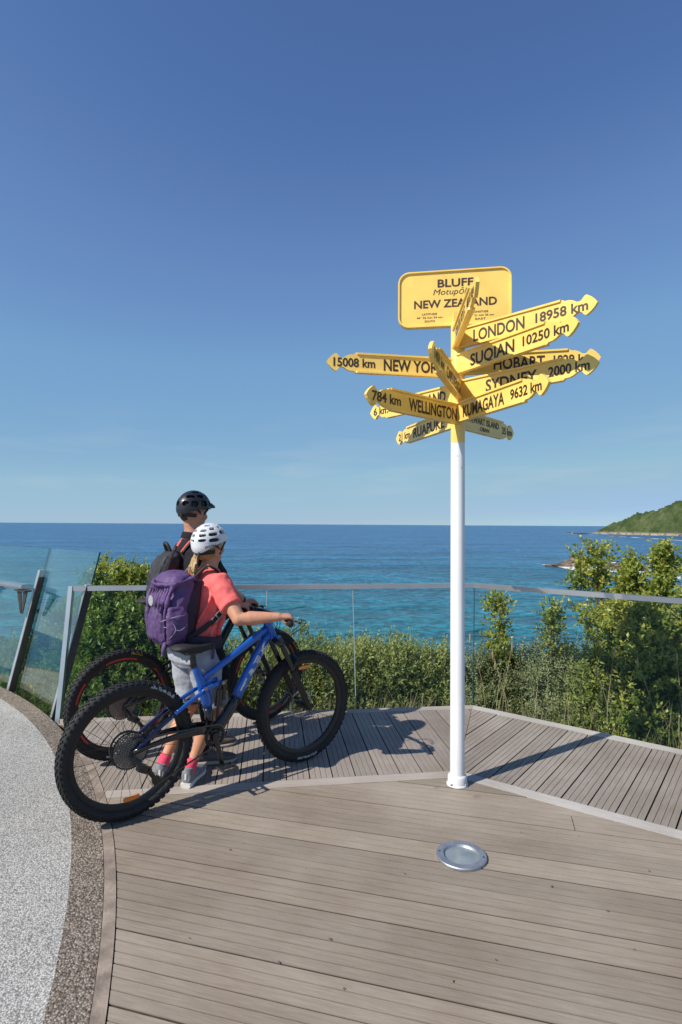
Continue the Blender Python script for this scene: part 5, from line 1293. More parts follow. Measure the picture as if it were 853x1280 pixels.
# ------------------------------------------------------------------ people
def V(*a): return Vector(a)
def limb(mb, pts, rads, seg=16):
    mb.tube(pts, rads, seg)
    for p, r in zip(pts, rads): mb.ell(p, (r, r, r), seg, 8)
def curve(pts, n=5):
    """smooth path through points"""
    pts = [Vector(p) for p in pts]; out = []
    for i in range(len(pts) - 1):
        p0, p1, p2, p3 = pts[max(i - 1, 0)], pts[i], pts[i + 1], pts[min(i + 2, len(pts) - 1)]
        for k in range(n):
            t = k / n; out.append(.5 * ((2 * p1) + (p2 - p0) * t + (2 * p0 - 5 * p1 + 4 * p2 - p3) * t * t + (3 * p1 - p0 - 3 * p2 + p3) * t ** 3))
    out.append(pts[-1]); return out
def hand_on_bar(mb, wrist, c, a, f, k=1.0, inner=1):
    """right or left hand wrapped round a bar: c bar centre under the palm, a bar direction (towards the thumb side), f forward"""
    a = a.normalized(); u = V(0, 0, 1); f = (f - a * f.dot(a)).normalized(); u = (u - a * u.dot(a)).normalized(); u = (u - f * u.dot(f)).normalized()
    top = c + u * .032 * k - f * .004
    # palm: wrist to the knuckle row, flat and broad
    w = (top - wrist)
    secs = [(wrist, a * .026 * k, u * .019 * k), (wrist + w * .35, a * .031 * k, u * .018 * k), (wrist + w * .7, a * .039 * k, u * .0165 * k), (top + f * .006, a * .043 * k, u * .0135 * k), (top + f * .018 - u * .002, a * .041 * k, u * .010 * k)]
    mb.loft(secs, 18, 2.6)
    for i, (o, ln) in enumerate(((.034, .96), (.0115, 1.05), (-.011, 1.0), (-.032, .82))):
        r = .0272 * k; pts = []; rad = []
        for j, (th, q) in enumerate(((70, .0098), (38, .0096), (5, .0088), (-35, .0086), (-75, .0080), (-112, .0072))):
            th = 75 - (75 - th) * ln; rr = r + (.003 if j in (1, 3) else 0); pts.append(c + a * (o * k + .001 * j) + (f * math.cos(R(th)) + u * math.sin(R(th))) * rr); rad.append(q * k * (1 if i < 3 else .9))
        limb(mb, pts, rad, 10)
    t0 = wrist + w * .45 + a * .026 * k - u * .006; pts = [t0, t0 + a * .022 * k + w * .25 - u * .012, c + a * .050 * k - f * .016 - u * .020, c + a * .047 * k + f * .008 - u * .029]
    limb(mb, pts, [.0135 * k, .0125 * k, .0105 * k, .0092 * k], 10)
def head(mb, c, fw, k=1.0, up=V(0, 0, 1)):
    """skull, jaw, nose, lips, chin, ears; c centre of the skull"""
    s = up.cross(fw).normalized(); fw = s.cross(up).normalized(); rot = Matrix((fw, s, up)).transposed()
    g = lambda x, y, z: c + (fw * x + s * y + up * z) * k
    mb.ell(g(-.012, 0, .02), (.096 * k, .075 * k, .098 * k), 24, 16, rot)
    mb.ell(g(.018, 0, -.035), (.072 * k, .060 * k, .082 * k), 20, 14, rot)
    mb.ell(g(.040, 0, -.085), (.040 * k, .038 * k, .030 * k), 16, 10, rot)          # chin
    limb(mb, [g(-.02, .052, -.045), g(.03, .034, -.085)], [.022 * k, .020 * k], 10); limb(mb, [g(-.02, -.052, -.045), g(.03, -.034, -.085)], [.022 * k, .020 * k], 10)
    limb(mb, [g(.086, 0, .010), g(.100, 0, -.018), g(.108, 0, -.032)], [.009 * k, .011 * k, .013 * k], 10)   # nose
    for y in (-1, 1):
        mb.ell(g(.098, y * .012, -.036), (.010 * k, .008 * k, .008 * k), 8, 6); mb.ell(g(.075, y * .032, .022), (.018 * k, .024 * k, .010 * k), 10, 8, rot)   # nostril, brow
        mb.ell(g(.058, y * .042, -.028), (.026 * k, .020 * k, .024 * k), 10, 8, rot)  # cheek
        mb.ell(g(-.008, y * .078, -.012), (.017 * k, .008 * k, .030 * k), 12, 8, rot); mb.ell(g(-.012, y * .082, .004), (.015 * k, .007 * k, .016 * k), 10, 8, rot)   # ear
    mb.ell(g(.088, 0, -.056), (.014 * k, .026 * k, .0065 * k), 12, 8, rot); mb.ell(g(.085, 0, -.066), (.013 * k, .023 * k, .007 * k), 12, 8, rot)
    return g
def eyes(g, parent, k=1.0):
    for y in (-1, 1):
        m_ = MB(); m_.ell(g(.076, y * .031, .004), (.0125 * k, .0125 * k, .0125 * k), 14, 10); o = m_.build('eye', M['white_eye'], parent, smooth=True)
        m_ = MB(); m_.ell(g(.0865, y * .031, .004), (.0035 * k, .006 * k, .006 * k), 12, 8); m_.build('iris', M['dark_hair'], o, smooth=True)
def leg(mb, hip, knee, ankle, k=1.0, bare=1.0):
    fwd = (knee - hip.lerp(ankle, .5))
    pts = [hip, hip.lerp(knee, .35), hip.lerp(knee, .75), knee, knee.lerp(ankle, .22) + V(-.012, 0, 0), knee.lerp(ankle, .42) + V(-.012, 0, 0), knee.lerp(ankle, .72), ankle.lerp(knee, .04)]
    limb(mb, pts, [.082 * k, .078 * k, .058 * k, .052 * k, .052 * k, .054 * k, .037 * k, .031 * k])
def foot_skin(mb, ankle, d, L=.24):
    mb.tube([ankle, ankle + d * .05 - V(0, 0, .04), ankle + d * .13 - V(0, 0, .055)], [.03, .03, .024], 10)
def shoe(parent, heel, d, m_up, m_sole, m_acc, L=.265, wd=.048, tongue=True, toe_in=0):
    """heel: back of the sole on the ground; d: horizontal direction"""
    d = Vector(d).normalized(); s = V(-d.y, d.x, 0); u = V(0, 0, 1); g = lambda x, y, z: heel + d * x * L + s * y + u * z
    m_ = MB(); out = [(0, .030), (.04, .036), (.15, .037), (.35, .036), (.55, .042), (.72, .048), (.86, .044), (.95, .032), (1.0, .012)]
    secs = []
    for x, w in out:
        lift = .012 * max(0, (x - .8) / .2) ** 2; hh = .030 if x < .4 else .026 if x < .9 else .020; secs.append((g(x, 0, lift + hh / 2), s * w, u * hh / 2))
    m_.loft(secs, 16, 3.2); so = m_.build('sole', m_sole, parent, smooth=50)
    m_ = MB()
    m_.loft([(g(x, y, z), s * w, u * h) for x, y, z, w, h in ((.015, 0, .055, .024, .030), (.05, 0, .062, .033, .042), (.18, 0, .064, .035, .046), (.33, 0, .062, .036, .044), (.48, 0, .052, .038, .034), (.64, 0, .044, .042, .026), (.80, 0, .038, .042, .021), (.92, 0, .034, .032, .016), (.985, 0, .032, .014, .008))], 18, 2.4)
    m_.tube([g(.13, 0, .075), g(.15, 0, .100), g(.155, 0, .112)], [.037, .034, .036], 16)
    up = link('shoe', flesh(m_, .005, 4), m_up, parent)
    m_ = MB()
    for i in range(5):
        x = .34 + i * .065; z = .108 - i * .0125; m_.tube([g(x, -.024, z - .012), g(x, 0, z), g(x + .02, .024, z - .012)], .0032, 6)
    m_.build('lace', m_acc, up, smooth=True)
    m_ = MB(); m_.ribbon([g(-.001, 0, .050), g(.002, 0, .085), g(.03, 0, .104)], [-d, -d, -d], .012, .003); m_.build('heel_tab', m_acc, up, smooth=40)
    return up
def helmet(parent, c, fw, k, m_shell, vents, label_txt=None, visor=False, up=V(0, 0, 1)):
    """vented shell over a dark liner, chin straps, rear cradle"""
    up = up.normalized(); s = up.cross(fw).normalized(); fw = s.cross(up).normalized()
    AX, BX, CX = .130 * k, .108 * k, .126 * k
    NU, NV = 260, 70
    def pt(az, el, off=0):
        """az 0 = front, degrees anticlockwise; el 0..90"""
        ca, sa, ce, se = math.cos(R(az)), math.sin(R(az)), math.cos(R(el)), math.sin(R(el))
        r = 1 + off
        tail = .03 * k * max(0, -ca) * ce
        ridge = 1 + .020 * math.cos(R(az) * 0 + 0) * abs(math.sin(R(el) * 4.0)) * ce
        return c + fw * ((AX * ca * ce * ridge) * r - tail * .4) + s * (BX * sa * ce * r * ridge) + up * (CX * se * r)
    def e0(az):                                        # lower rim: cut away over the ears, low at the nape
        ca = math.cos(R(az)); return -8 - 20 * max(0, -ca) ** 2 + 6 * math.sin(R(az)) ** 2 + 6 * max(0, ca)
    def open_(az, el):
        az = (az + 180) % 360 - 180
        for a0, a1, l0, l1 in vents:
            for q in (az, -az):
                sl = (q - a0) / (a1 - a0)
                if 0 < sl < 1 and l0 + 3 * math.sin(PI * sl) * 0 < el < l1 and not ((sl < .12 or sl > .88) and (el < l0 + 1.6 or el > l1 - 1.6)): return True
        return False
    vs = []; fs = []
    for j in range(NV + 1):
        for i in range(NU):
            az = 360 * i / NU; lo = e0(az); el = lo + (90 - lo) * j / NV; vs.append(pt(az, min(el, 89.9)))
    for j in range(NV):
        for i in range(NU):
            az = 360 * (i + .5) / NU; lo = e0(az); el = lo + (90 - lo) * (j + .5) / NV
            if not open_(az, el): fs.append((j * NU + i, j * NU + (i + 1) % NU, (j + 1) * NU + (i + 1) % NU, (j + 1) * NU + i))
    me = bpy.data.meshes.new('helmet'); me.from_pydata([tuple(v) for v in vs], [], fs)
    bm = bmesh.new(); bm.from_mesh(me); bmesh.ops.remove_doubles(bm, verts=bm.verts, dist=.0003); bmesh.ops.recalc_face_normals(bm, faces=bm.faces); bm.to_mesh(me); bm.free()
    o = bpy.data.objects.new('tmp', me); col.objects.link(o)
    m = o.modifiers.new('s', 'SMOOTH'); m.iterations = 7; m.factor = .5
    m = o.modifiers.new('t', 'SOLIDIFY'); m.thickness = .016 * k; m.offset = -1
    m = o.modifiers.new('b', 'BEVEL'); m.width = .0018; m.segments = 2; m.limit_method = 'ANGLE'
    me2 = bpy.data.meshes.new_from_object(o.evaluated_get(bpy.context.evaluated_depsgraph_get())); bpy.data.objects.remove(o)
    me2.polygons.foreach_set('use_smooth', [True] * len(me2.polygons)); me2.set_sharp_from_angle(angle=R(45))
    h = link('helmet', me2, m_shell, parent)
    m_ = MB(); vs = []
    for j in range(13):
        for i in range(40):
            az = 360 * i / 40; lo = e0(az) + 2; el = lo + (90 - lo) * j / 12; vs.append(pt(az, min(el, 89.9), -.15))
    m_.add(vs, [(j * 40 + i, j * 40 + (i + 1) % 40, (j + 1) * 40 + (i + 1) % 40, (j + 1) * 40 + i) for j in range(12) for i in range(40)]); m_.build('liner', M['matt_black'], h, smooth=True)
    m_ = MB()
    for sd in (-1, 1):
        ear = c + s * sd * .082 * k + fw * .005 - up * .055 * k; chin = c + fw * .060 * k - up * .132 * k + s * sd * .012
        m_.ribbon(curve([pt(sd * 62, -2, -.12), ear, chin], 4), s * sd, .016, .003); m_.ribbon(curve([pt(sd * 118, -6, -.10), ear], 4), s * sd, .014, .003)
    m_.ell(c + fw * .060 * k - up * .134 * k, (.016, .02, .008), 10, 6); m_.build('chin_strap', M['strap'], h, smooth=True)
    m_ = MB(); m_.ribbon([pt(a, -20, -.12) - up * .018 for a in range(120, 241, 12)], [(pt(a, -20) - c).normalized() for a in range(120, 241, 12)], .026, .008)
    m_.lathe([(0, .012), (.014, .012), (.016, 0), (0, 0)], 14, 'X', pt(180, -20, -.12) - up * .02 - fw * .010); m_.build('cradle', M['matt_black'], h, smooth=40)
    if visor:
        m_ = MB(); vs = []
        for i in range(13):
            az = -52 + 104 * i / 12; b0 = pt(az, 18, .03); q = math.cos(R(az)) ** .8; t0 = b0 + fw * .060 * q * k + up * (-.030 * q + .004) * k
            for p_, dz in ((b0, .004), (t0, .002), (t0, -.003), (b0, -.004)): vs.append(p_ + up * dz)
        m_.add(vs, [(i * 4 + q, i * 4 + (q + 1) % 4, (i + 1) * 4 + (q + 1) % 4, (i + 1) * 4 + q) for i in range(12) for q in range(4)]); m_.build('visor', m_shell, h, smooth=40)
    if label_txt:
        m_ = MB(); text(m_, label_txt, lambda x, y: pt(-150 + 32 * x, -13 + 8 * y + 3 * x, .012), bold=.02); m_.build('lettering', M['ink'], h, fixn=False)
    return h

def to_local(loc, hd_, p): return Matrix.Rotation(-hd_, 4, 'Z') @ (Vector(p) - Vector(loc))

# ---- the woman
WL, WH = Vector((-.925, 3.60, 0)), R(43)
wo = empty('person', WL, WH); tag(wo, 'woman in a white helmet and coral T-shirt holding the handlebar of the blue bicycle', 'person')
L_ = lambda p: to_local(WL, WH, p)
e1, e0_ = ends1[0]; gr_r = bw(BK1, H1, e1.lerp(e0_, .52)); ad_r = (bw(BK1, H1, e0_) - bw(BK1, H1, e1)); e1, e0_ = ends1[1]; gr_l = bw(BK1, H1, e1.lerp(e0_, .52)); ad_l = bw(BK1, H1, e0_) - bw(BK1, H1, e1)
rotm = Matrix.Rotation(-WH, 3, 'Z'); gR, gL, aR, aL = L_(gr_r), L_(gr_l), rotm @ ad_r, rotm @ ad_l
bf = rotm @ V(math.cos(H1), math.sin(H1), 0)
sk = MB(); hc = V(.115, .0, 1.452); hf = V(math.cos(R(22)), math.sin(R(22)), 0)
g = head(sk, hc, hf, .97, up=V(-.10, 0, 1).normalized())
neck = V(.100, 0, 1.30); limb(sk, [neck, V(.118, -.006, 1.37), hc + V(-.014, 0, -.02)], [.058, .050, .052])
sh_r, sh_l = V(.085, -.165, 1.232), V(.085, .165, 1.232)
sk.loft([(V(0, 0, .74), V(.085, 0, 0), V(0, .14, 0)), (V(0, 0, .86), V(.10, 0, 0), V(0, .155, 0)), (V(.02, 0, 1.0), V(.085, 0, 0), V(0, .12, 0)), (V(.05, 0, 1.14), V(.095, 0, 0), V(0, .14, 0)), (V(.08, 0, 1.25), V(.075, 0, 0), V(0, .14, 0)), (V(.10, 0, 1.31), V(.05, 0, 0), V(0, .06, 0))])
wr_r = gR - bf * .075 + V(0, 0, .030) + aR.normalized() * .012; wr_l = gL - bf * .075 + V(0, 0, .030) + aL.normalized() * .012
def elbow(s, w, la, lb, hint):
    d = w - s; D = min(d.length, la + lb - .001); a = (la * la - lb * lb + D * D) / (2 * D); h = math.sqrt(max(0, la * la - a * a)); n = d.normalized(); k = (hint - n * hint.dot(n)).normalized(); return s + n * a + k * h
for s, w, hint in ((sh_r, wr_r, V(-.1, -.6, -.9)), (sh_l, wr_l, V(-.2, .9, -.6))):
    D = (w - s).length; la = max(.27, D * .52); lb = max(.235, D * .50); el = elbow(s, w, la, lb, hint)
    limb(sk, [s, s.lerp(el, .5), el, el.lerp(w, .3), el.lerp(w, .7), w], [.056, .050, .043, .044, .034, .0265], 16)
    if s is sh_r: el_r = el
    else: el_l = el
hand_on_bar(sk, wr_r, gR, aR, bf, .98); hand_on_bar(sk, wr_l, gL, aL, bf, .98)
heel_r, heel_l = L_((-.930, 3.475, 0)), L_((-1.105, 3.53, 0))
hip_r, hip_l = V(.0, -.085, .80), V(.0, .085, .80)
dr_, dl_ = V(math.cos(R(38)), math.sin(R(38)), 0), V(math.cos(R(48)), math.sin(R(48)), 0)
an_r, an_l = heel_r + dr_ * .055 + V(0, 0, .10), heel_l + dl_ * .055 + V(0, 0, .10)
kn_r, kn_l = elbow(hip_r, an_r, .385, .37, V(1, -.1, 0)), elbow(hip_l, an_l, .385, .37, V(1, .1, 0))
leg(sk, hip_r, kn_r, an_r, .92); leg(sk, hip_l, kn_l, an_l, .92)
foot_skin(sk, an_r, dr_); foot_skin(sk, an_l, dl_)
link('body', flesh(sk, .0055, 5, fac=.45), M['skin'], wo); eyes(g, wo, .97)
for hl_, d_ in ((heel_r, dr_), (heel_l, dl_)): shoe(wo, hl_, d_, M['shoe'], M['shoe_white'], M['shoe_white'], .255)
for an_, kn_ in ((an_r, kn_r), (an_l, kn_l)):
    m_ = MB(); u_ = (kn_ - an_).normalized(); m_.tube([an_ - V(0, 0, .03), an_ + u_ * .02, an_ + u_ * .055, an_ + u_ * .062], [.037, .037, .036, .033], 18); m_.build('sock', M['sock'], wo, smooth=True)
# T-shirt
m_ = MB()
m_.loft([(V(.0, 0, .835), V(.130, 0, 0), V(0, .168, 0)), (V(.005, 0, .90), V(.125, 0, 0), V(0, .160, 0)), (V(.03, 0, 1.0), V(.118, 0, 0), V(0, .148, 0)), (V(.055, 0, 1.12), V(.122, 0, 0), V(0, .160, 0)), (V(.075, 0, 1.21), V(.105, 0, 0), V(0, .165, 0)), (V(.09, 0, 1.275), V(.075, 0, 0), V(0, .13, 0)), (V(.098, 0, 1.315), V(.060, 0, 0), V(0, .068, 0))], 28, 2.2)
for s, el in ((sh_r, el_r), (sh_l, el_l)):
    q = s.lerp(el, .66); m_.tube([s + V(0, s.y * -.35, .0), s, s.lerp(el, .3), q], [.064, .067, .067, .067], 20)
    m_.ell(s + V(0, 0, -.004), (.066, .066, .062), 16, 10)
for sd in (-1, 1):
    for a, b_, c_, r_ in ((V(.085, .158, 1.17), V(.050, .160, 1.05), V(.000, .158, .93), .010), (V(.130, .125, 1.16), V(.125, .128, 1.02), V(.090, .140, .90), .011), (V(.045, .168, 1.20), V(.000, .155, 1.09), V(-.050, .135, .99), .009), (V(.150, .07, 1.20), V(.148, .06, 1.05), V(.130, .09, .92), .010), (V(.06, .165, .99), V(.03, .168, .93), V(.02, .172, .86), .010)):
        q = lambda v: V(v.x, v.y * sd, v.z)
        m_.tube(curve([q(a), q(b_), q(c_)], 5), [r_ * .4] + [r_] * 9 + [r_ * .4], 8)
shirt = link('shirt', flesh(m_, .006, 5, [(.17, .040, 'CLOUDS'), (.06, .010, 'CLOUDS')]), M['coral'], wo)
# shorts
m_ = MB()
m_.loft([(V(-.005, 0, .885), V(.115, 0, 0), V(0, .155, 0)), (V(-.01, 0, .82), V(.128, 0, 0), V(0, .172, 0)), (V(-.008, 0, .755), V(.125, 0, 0), V(0, .178, 0)), (V(0, 0, .715), V(.10, 0, 0), V(0, .165, 0))], 26, 2.3)
for h_, kn_ in ((hip_r, kn_r), (hip_l, kn_l)):
    m_.tube([h_, h_.lerp(kn_, .3), h_.lerp(kn_, .7), h_.lerp(kn_, .90)], [.096, .094, .086, .083], 22)
sho = link('shorts', flesh(m_, .006, 5, [(.16, .032, 'CLOUDS'), (.06, .010, 'CLOUDS')]), M['shorts'], wo)
# hair: strands drawn back to a low ponytail
m_ = MB(); r5 = random.Random(5)
m_.ell(hc + V(-.032, -.006, -.012), (.084, .073, .080), 20, 14)
root = hc + V(-.085, .0, -.055)
for i in range(90):
    a = r5.uniform(-1, 1); st = hc + V(-.04 + r5.uniform(-.03, .05), a * .070, -.030 + r5.uniform(-.03, .02)); 
    m_.tube(curve([st + V(0, a * .006, 0), (st + root) / 2 + V(-.018, a * .02, -.002), root + V(0, a * .010, r5.uniform(-.012, .012))], 3), .0042, 5)
for i in range(110):
    a, b_ = r5.uniform(-1, 1), r5.uniform(-1, 1); ln = r5.uniform(.75, 1.1)
    m_.tube(curve([root + V(0, a * .012, b_ * .012), root + V(-.030, a * .030 - .004, -.03 + b_ * .016), root + V(-.045 + b_ * .014, a * .036 - .012, -.085 * ln), root + V(-.030 + b_ * .02, a * .030 - .02, -.150 * ln)], 3), [.0045] * 6 + [.0042, .0038, .003, .0012], 5)
m_.build('hair', M['hair'], wo, smooth=True)
m_ = MB(); m_.ell(root + V(-.004, 0, 0), (.012, .018, .018), 12, 8); m_.build('hair_band', M['strap'], wo, smooth=True)
vents_w = [(-172, -146, 8, 15.5), (-172, -144, 23, 31), (-170, -142, 39, 46.5), (-136, -104, 4, 14), (-136, -104, 22, 33), (-132, -106, 42, 52), (-96, -70, 24, 36), (-92, -72, 44, 54), (-60, -44, 14, 30), (-56, -40, 40, 52), (-30, -8, 10, 24), (-30, -8, 34, 46), (-165, -120, 60, 67), (-70, -25, 62, 69)]
helmet(wo, hc + V(-.004, 0, .030), hf, .98, M['helmet_white'], vents_w, 'IXON', up=V(-.12, 0, 1))

# ---- her backpack (lies on her back, a thing of its own)
bp = empty('backpack', WL, WH); tag(bp, 'purple hiking backpack with grey cords worn by the woman in coral', 'backpack')
m_ = MB()
secs = []
for z, dx, w, dp in ((.845, -.135, .085, .045), (.87, -.165, .125, .075), (.92, -.185, .145, .098), (1.0, -.185, .150, .110), (1.09, -.165, .148, .108), (1.17, -.140, .142, .098), (1.23, -.120, .132, .085), (1.275, -.100, .112, .060), (1.295, -.088, .075, .03)):
    secs.append((V(dx * .92 - .002, 0, z), V(dp * .80, 0, 0), V(0, w, 0)))
m_.loft(secs, 30, 2.9)
for i in range(9):                                   # drapes and seams that break the surface
    y = -.12 + .03 * i; m_.tube(curve([V(-.185, y, 1.26), V(-.235, y * 1.05, 1.16), V(-.254, y + .03 * math.sin(i * 2.1), 1.03), V(-.245, y * .95, .90)], 4), [.004, .010, .011, .006, .010, .012, .006, .010, .012, .008, .010, .008, .004], 8)
m_.tube(curve([V(-.06, -.12, 1.27), V(-.19, -.135, 1.245), V(-.24, -.05, 1.235), V(-.24, .05, 1.235), V(-.19, .135, 1.245)], 5), .011, 10)
m_.loft([(V(-.195, -.155, .90), V(.055, 0, 0), V(0, .020, 0)), (V(-.200, -.165, .96), V(.065, 0, 0), V(0, .030, 0)), (V(-.195, -.160, 1.05), V(.062, 0, 0), V(0, .024, 0)), (V(-.19, -.148, 1.10), V(.05, 0, 0), V(0, .012, 0))], 16, 2.5)
pk = link('pack_body', flesh(m_, .0065, 3, [(.11, .034, 'CLOUDS'), (.045, .014, 'CLOUDS')]), M['purple'], bp)
m_ = MB(); secs = []                                  # harness side against the back, shade put into its dark colour
for z, dx, w, dp in ((.85, -.095, .10, .065), (.95, -.115, .140, .080), (1.08, -.092, .146, .078), (1.18, -.062, .134, .068), (1.25, -.03, .105, .050)): secs.append((V(dx, 0, z), V(dp, 0, 0), V(0, w + .01, 0)))
m_.loft(secs, 24, 3); link('back_panel', flesh(m_, .008, 3, [(.1, .012, 'CLOUDS')]), M['purple_dark'], bp)
m_ = MB(); secs = []                                  # lid
for z, dx, w, dp in ((1.215, -.140, .128, .080), (1.25, -.142, .130, .084), (1.285, -.130, .112, .072), (1.305, -.120, .07, .042)): secs.append((V(dx, 0, z), V(dp, 0, 0), V(0, w, 0)))
m_.loft(secs, 24, 2.8); link('lid', flesh(m_, .0065, 3, [(.09, .030, 'CLOUDS')]), M['purple'], bp)
for s in (-1, 1):
    m_ = MB(); m_.ribbon(curve([V(-.03, s * .060, 1.27), V(.045, s * .085, 1.335), V(.125, s * .100, 1.285), V(.172, s * .11, 1.19), V(.150, s * .145, 1.10), V(.070, s * .180, 1.035), V(-.04, s * .165, .955), V(-.12, s * .14, .91)], 4), [V(-.3, 0, 1)] * 5 + [V(.3, 0, 1)] * 4 + [V(1, s * .3, .4)] * 8 + [V(.6, s * 1, 0)] * 5 + [V(0, s, 0)] * 7, .034, .010)
    st_ = m_.build('shoulder_strap', M['strap'], bp, smooth=True)
    m_ = MB(); a_, b_ = V(.085, s * .188, 1.052), V(.035, s * .186, 1.005); d_ = (b_ - a_).normalized(); q_ = V(d_.z, 0, -d_.x); y_ = V(0, 1, 0)
    m_.tube([a_ + q_ * .018, a_ - q_ * .018, b_ - q_ * .018, b_ + q_ * .018, a_ + q_ * .018], .0036, 6); m_.tube([a_.lerp(b_, .5) + q_ * .018, a_.lerp(b_, .5) - q_ * .018], .003, 6); m_.build('buckle', M['buckle'], st_, smooth=True)
    m_ = MB(); m_.ribbon(curve([V(-.13, s * .12, .885), V(-.05, s * .178, .885), V(.06, s * .180, .868), V(.132, s * .10, .862), V(.150, s * .0, .860)], 4), [V(-.3, s, 0)] * 4 + [V(0, s, 0)] * 8 + [V(1, s * .4, 0)] * 5, .075, .020); m_.build('hip_belt', M['purple_dark'], bp, smooth=True)
m_ = MB(); r6 = random.Random(2)
for (a, c_, d_) in ((V(-.27, -.15, 1.0), V(-.20, -.21, .98), V(-.14, -.185, 1.01)), (V(-.28, -.13, 1.03), V(-.22, -.20, 1.06), V(-.16, -.19, 1.06)), (V(-.25, -.175, .93), V(-.22, -.20, .99), V(-.26, -.16, 1.06)), (V(-.10, -.03, 1.27), V(-.07, -.06, 1.33), V(-.03, -.03, 1.29))):
    m_.tube(curve([a, c_, d_], 5), .0022, 6)
tag(m_.build('cord', M['cord'], bp, smooth=True), kind='stuff')
m_ = MB(); m_.lathe([(0, .006), (.020, .006), (.030, .004), (.030, 0), (0, 0)], 20, 'X', V(-.318, -.075, 1.15)); 
for k in range(5):
    a = k * 1.257; m_.ell(V(-.314, -.075 + .018 * math.cos(a), 1.15 + .018 * math.sin(a)), (.006, .009, .009), 8, 6)
m_.build('cord_keeper', M['buckle'], bp, smooth=40)
m_ = MB(); m_.tube(curve([V(-.24, -.12, .90), V(-.26, -.13, .86), V(-.25, -.12, .82)], 3), [.016, .016, .016, .014, .013, .010, .006], 8); m_.build('strap_end', M['purple'], bp, smooth=True); m_ = MB(); m_.tube(curve([V(.03, -.19, .86), V(.03, -.195, .82), V(.028, -.19, .78)], 3), .009, 8); m_.build('strap_end', M['purple'], bp, smooth=True)

# ---- the man
ML, MH = Vector((-1.005, 3.98, 0)), R(33)
mo = empty('person', ML, MH); tag(mo, 'tall man in a black visored helmet and black polo shirt behind the woman', 'person')
L_ = lambda p: to_local(ML, MH, p)
e1, e0_ = ends2[0]; gr_r = bw(BK2, H2, e1.lerp(e0_, .5)); ad_r = (bw(BK2, H2, e0_) - bw(BK2, H2, e1)); e1, e0_ = ends2[1]; gr_l = bw(BK2, H2, e1.lerp(e0_, .5)); ad_l = bw(BK2, H2, e0_) - bw(BK2, H2, e1)
rotm = Matrix.Rotation(-MH, 3, 'Z'); gR, gL, aR, aL = L_(gr_r), L_(gr_l), rotm @ ad_r, rotm @ ad_l; bf = rotm @ V(math.cos(H2), math.sin(H2), 0)
sk = MB(); hc = V(-.015, .01, 1.675); hf = V(math.cos(R(30)), math.sin(R(30)), 0)
g = head(sk, hc, hf, .98)
limb(sk, [V(-.03, 0, 1.47), V(-.025, 0, 1.56), hc + V(-.02, 0, -.02)], [.070, .062, .062])
sh_r, sh_l = V(-.03, -.19, 1.405), V(-.03, .19, 1.405)
sk.loft([(V(0, 0, .86), V(.10, 0, 0), V(0, .15, 0)), (V(-.01, 0, 1.0), V(.11, 0, 0), V(0, .155, 0)), (V(-.02, 0, 1.15), V(.11, 0, 0), V(0, .15, 0)), (V(-.03, 0, 1.32), V(.11, 0, 0), V(0, .17, 0)), (V(-.03, 0, 1.44), V(.08, 0, 0), V(0, .14, 0)), (V(-.03, 0, 1.50), V(.06, 0, 0), V(0, .07, 0))])
wr_r = gR - bf * .078 + V(0, 0, .032) + aR.normalized() * .012; wr_l = gL - bf * .078 + V(0, 0, .032) + aL.normalized() * .012
for s, w, hint in ((sh_r, wr_r, V(-.3, -.5, -.9)), (sh_l, wr_l, V(-.2, .6, -.6))):
    D = (w - s).length; la = max(.31, D * .52); lb = max(.27, D * .50); el = elbow(s, w, la, lb, hint)
    limb(sk, [s, s.lerp(el, .5), el, el.lerp(w, .3), el.lerp(w, .7), w], [.060, .053, .046, .046, .036, .029], 16)
    if s is sh_r: el_r = el
    else: el_l = el
hand_on_bar(sk, wr_r, gR, aR, bf, 1.08); hand_on_bar(sk, wr_l, gL, aL, bf, 1.08)
heel_r, heel_l = L_((-.965, 3.80, 0)), L_((-1.00, 4.05, 0))
dr_, dl_ = V(1, -.25, 0).normalized(), V(1, -.05, 0).normalized()
hip_r, hip_l = V(.0, -.095, .93), V(.0, .095, .93)
an_r, an_l = heel_r + dr_ * .06 + V(0, 0, .105), heel_l + dl_ * .06 + V(0, 0, .105)
kn_r, kn_l = elbow(hip_r, an_r, .44, .42, V(1, -.1, 0)), elbow(hip_l, an_l, .44, .42, V(1, .1, 0))
leg(sk, hip_r, kn_r, an_r, 1.05); leg(sk, hip_l, kn_l, an_l, 1.05); foot_skin(sk, an_r, dr_); foot_skin(sk, an_l, dl_)
link('body', flesh(sk, .0065, 5, fac=.45), M['skin_m'], mo); eyes(g, mo, .98)
shoe(mo, heel_r, dr_, M['shoe_grey'], M['sole'], M['shoe_grey'], .285); shoe(mo, heel_l, dl_, M['shoe_brown'], M['sole'], M['sole'], .285)
for an_, kn_ in ((an_r, kn_r), (an_l, kn_l)):
    m_ = MB(); u_ = (kn_ - an_).normalized(); m_.tube([an_ - V(0, 0, .03), an_ + u_ * .02, an_ + u_ * .08, an_ + u_ * .09], [.040, .040, .039, .036], 18); m_.build('sock', M['dark_cloth'], mo, smooth=True)
m_ = MB()
m_.loft([(V(.0, 0, .90), V(.135, 0, 0), V(0, .178, 0)), (V(-.01, 0, 1.02), V(.135, 0, 0), V(0, .178, 0)), (V(-.02, 0, 1.18), V(.135, 0, 0), V(0, .182, 0)), (V(-.03, 0, 1.32), V(.130, 0, 0), V(0, .190, 0)), (V(-.03, 0, 1.41), V(.105, 0, 0), V(0, .175, 0)), (V(-.03, 0, 1.465), V(.078, 0, 0), V(0, .115, 0)), (V(-.028, 0, 1.495), V(.070, 0, 0), V(0, .078, 0))], 28, 2.2)
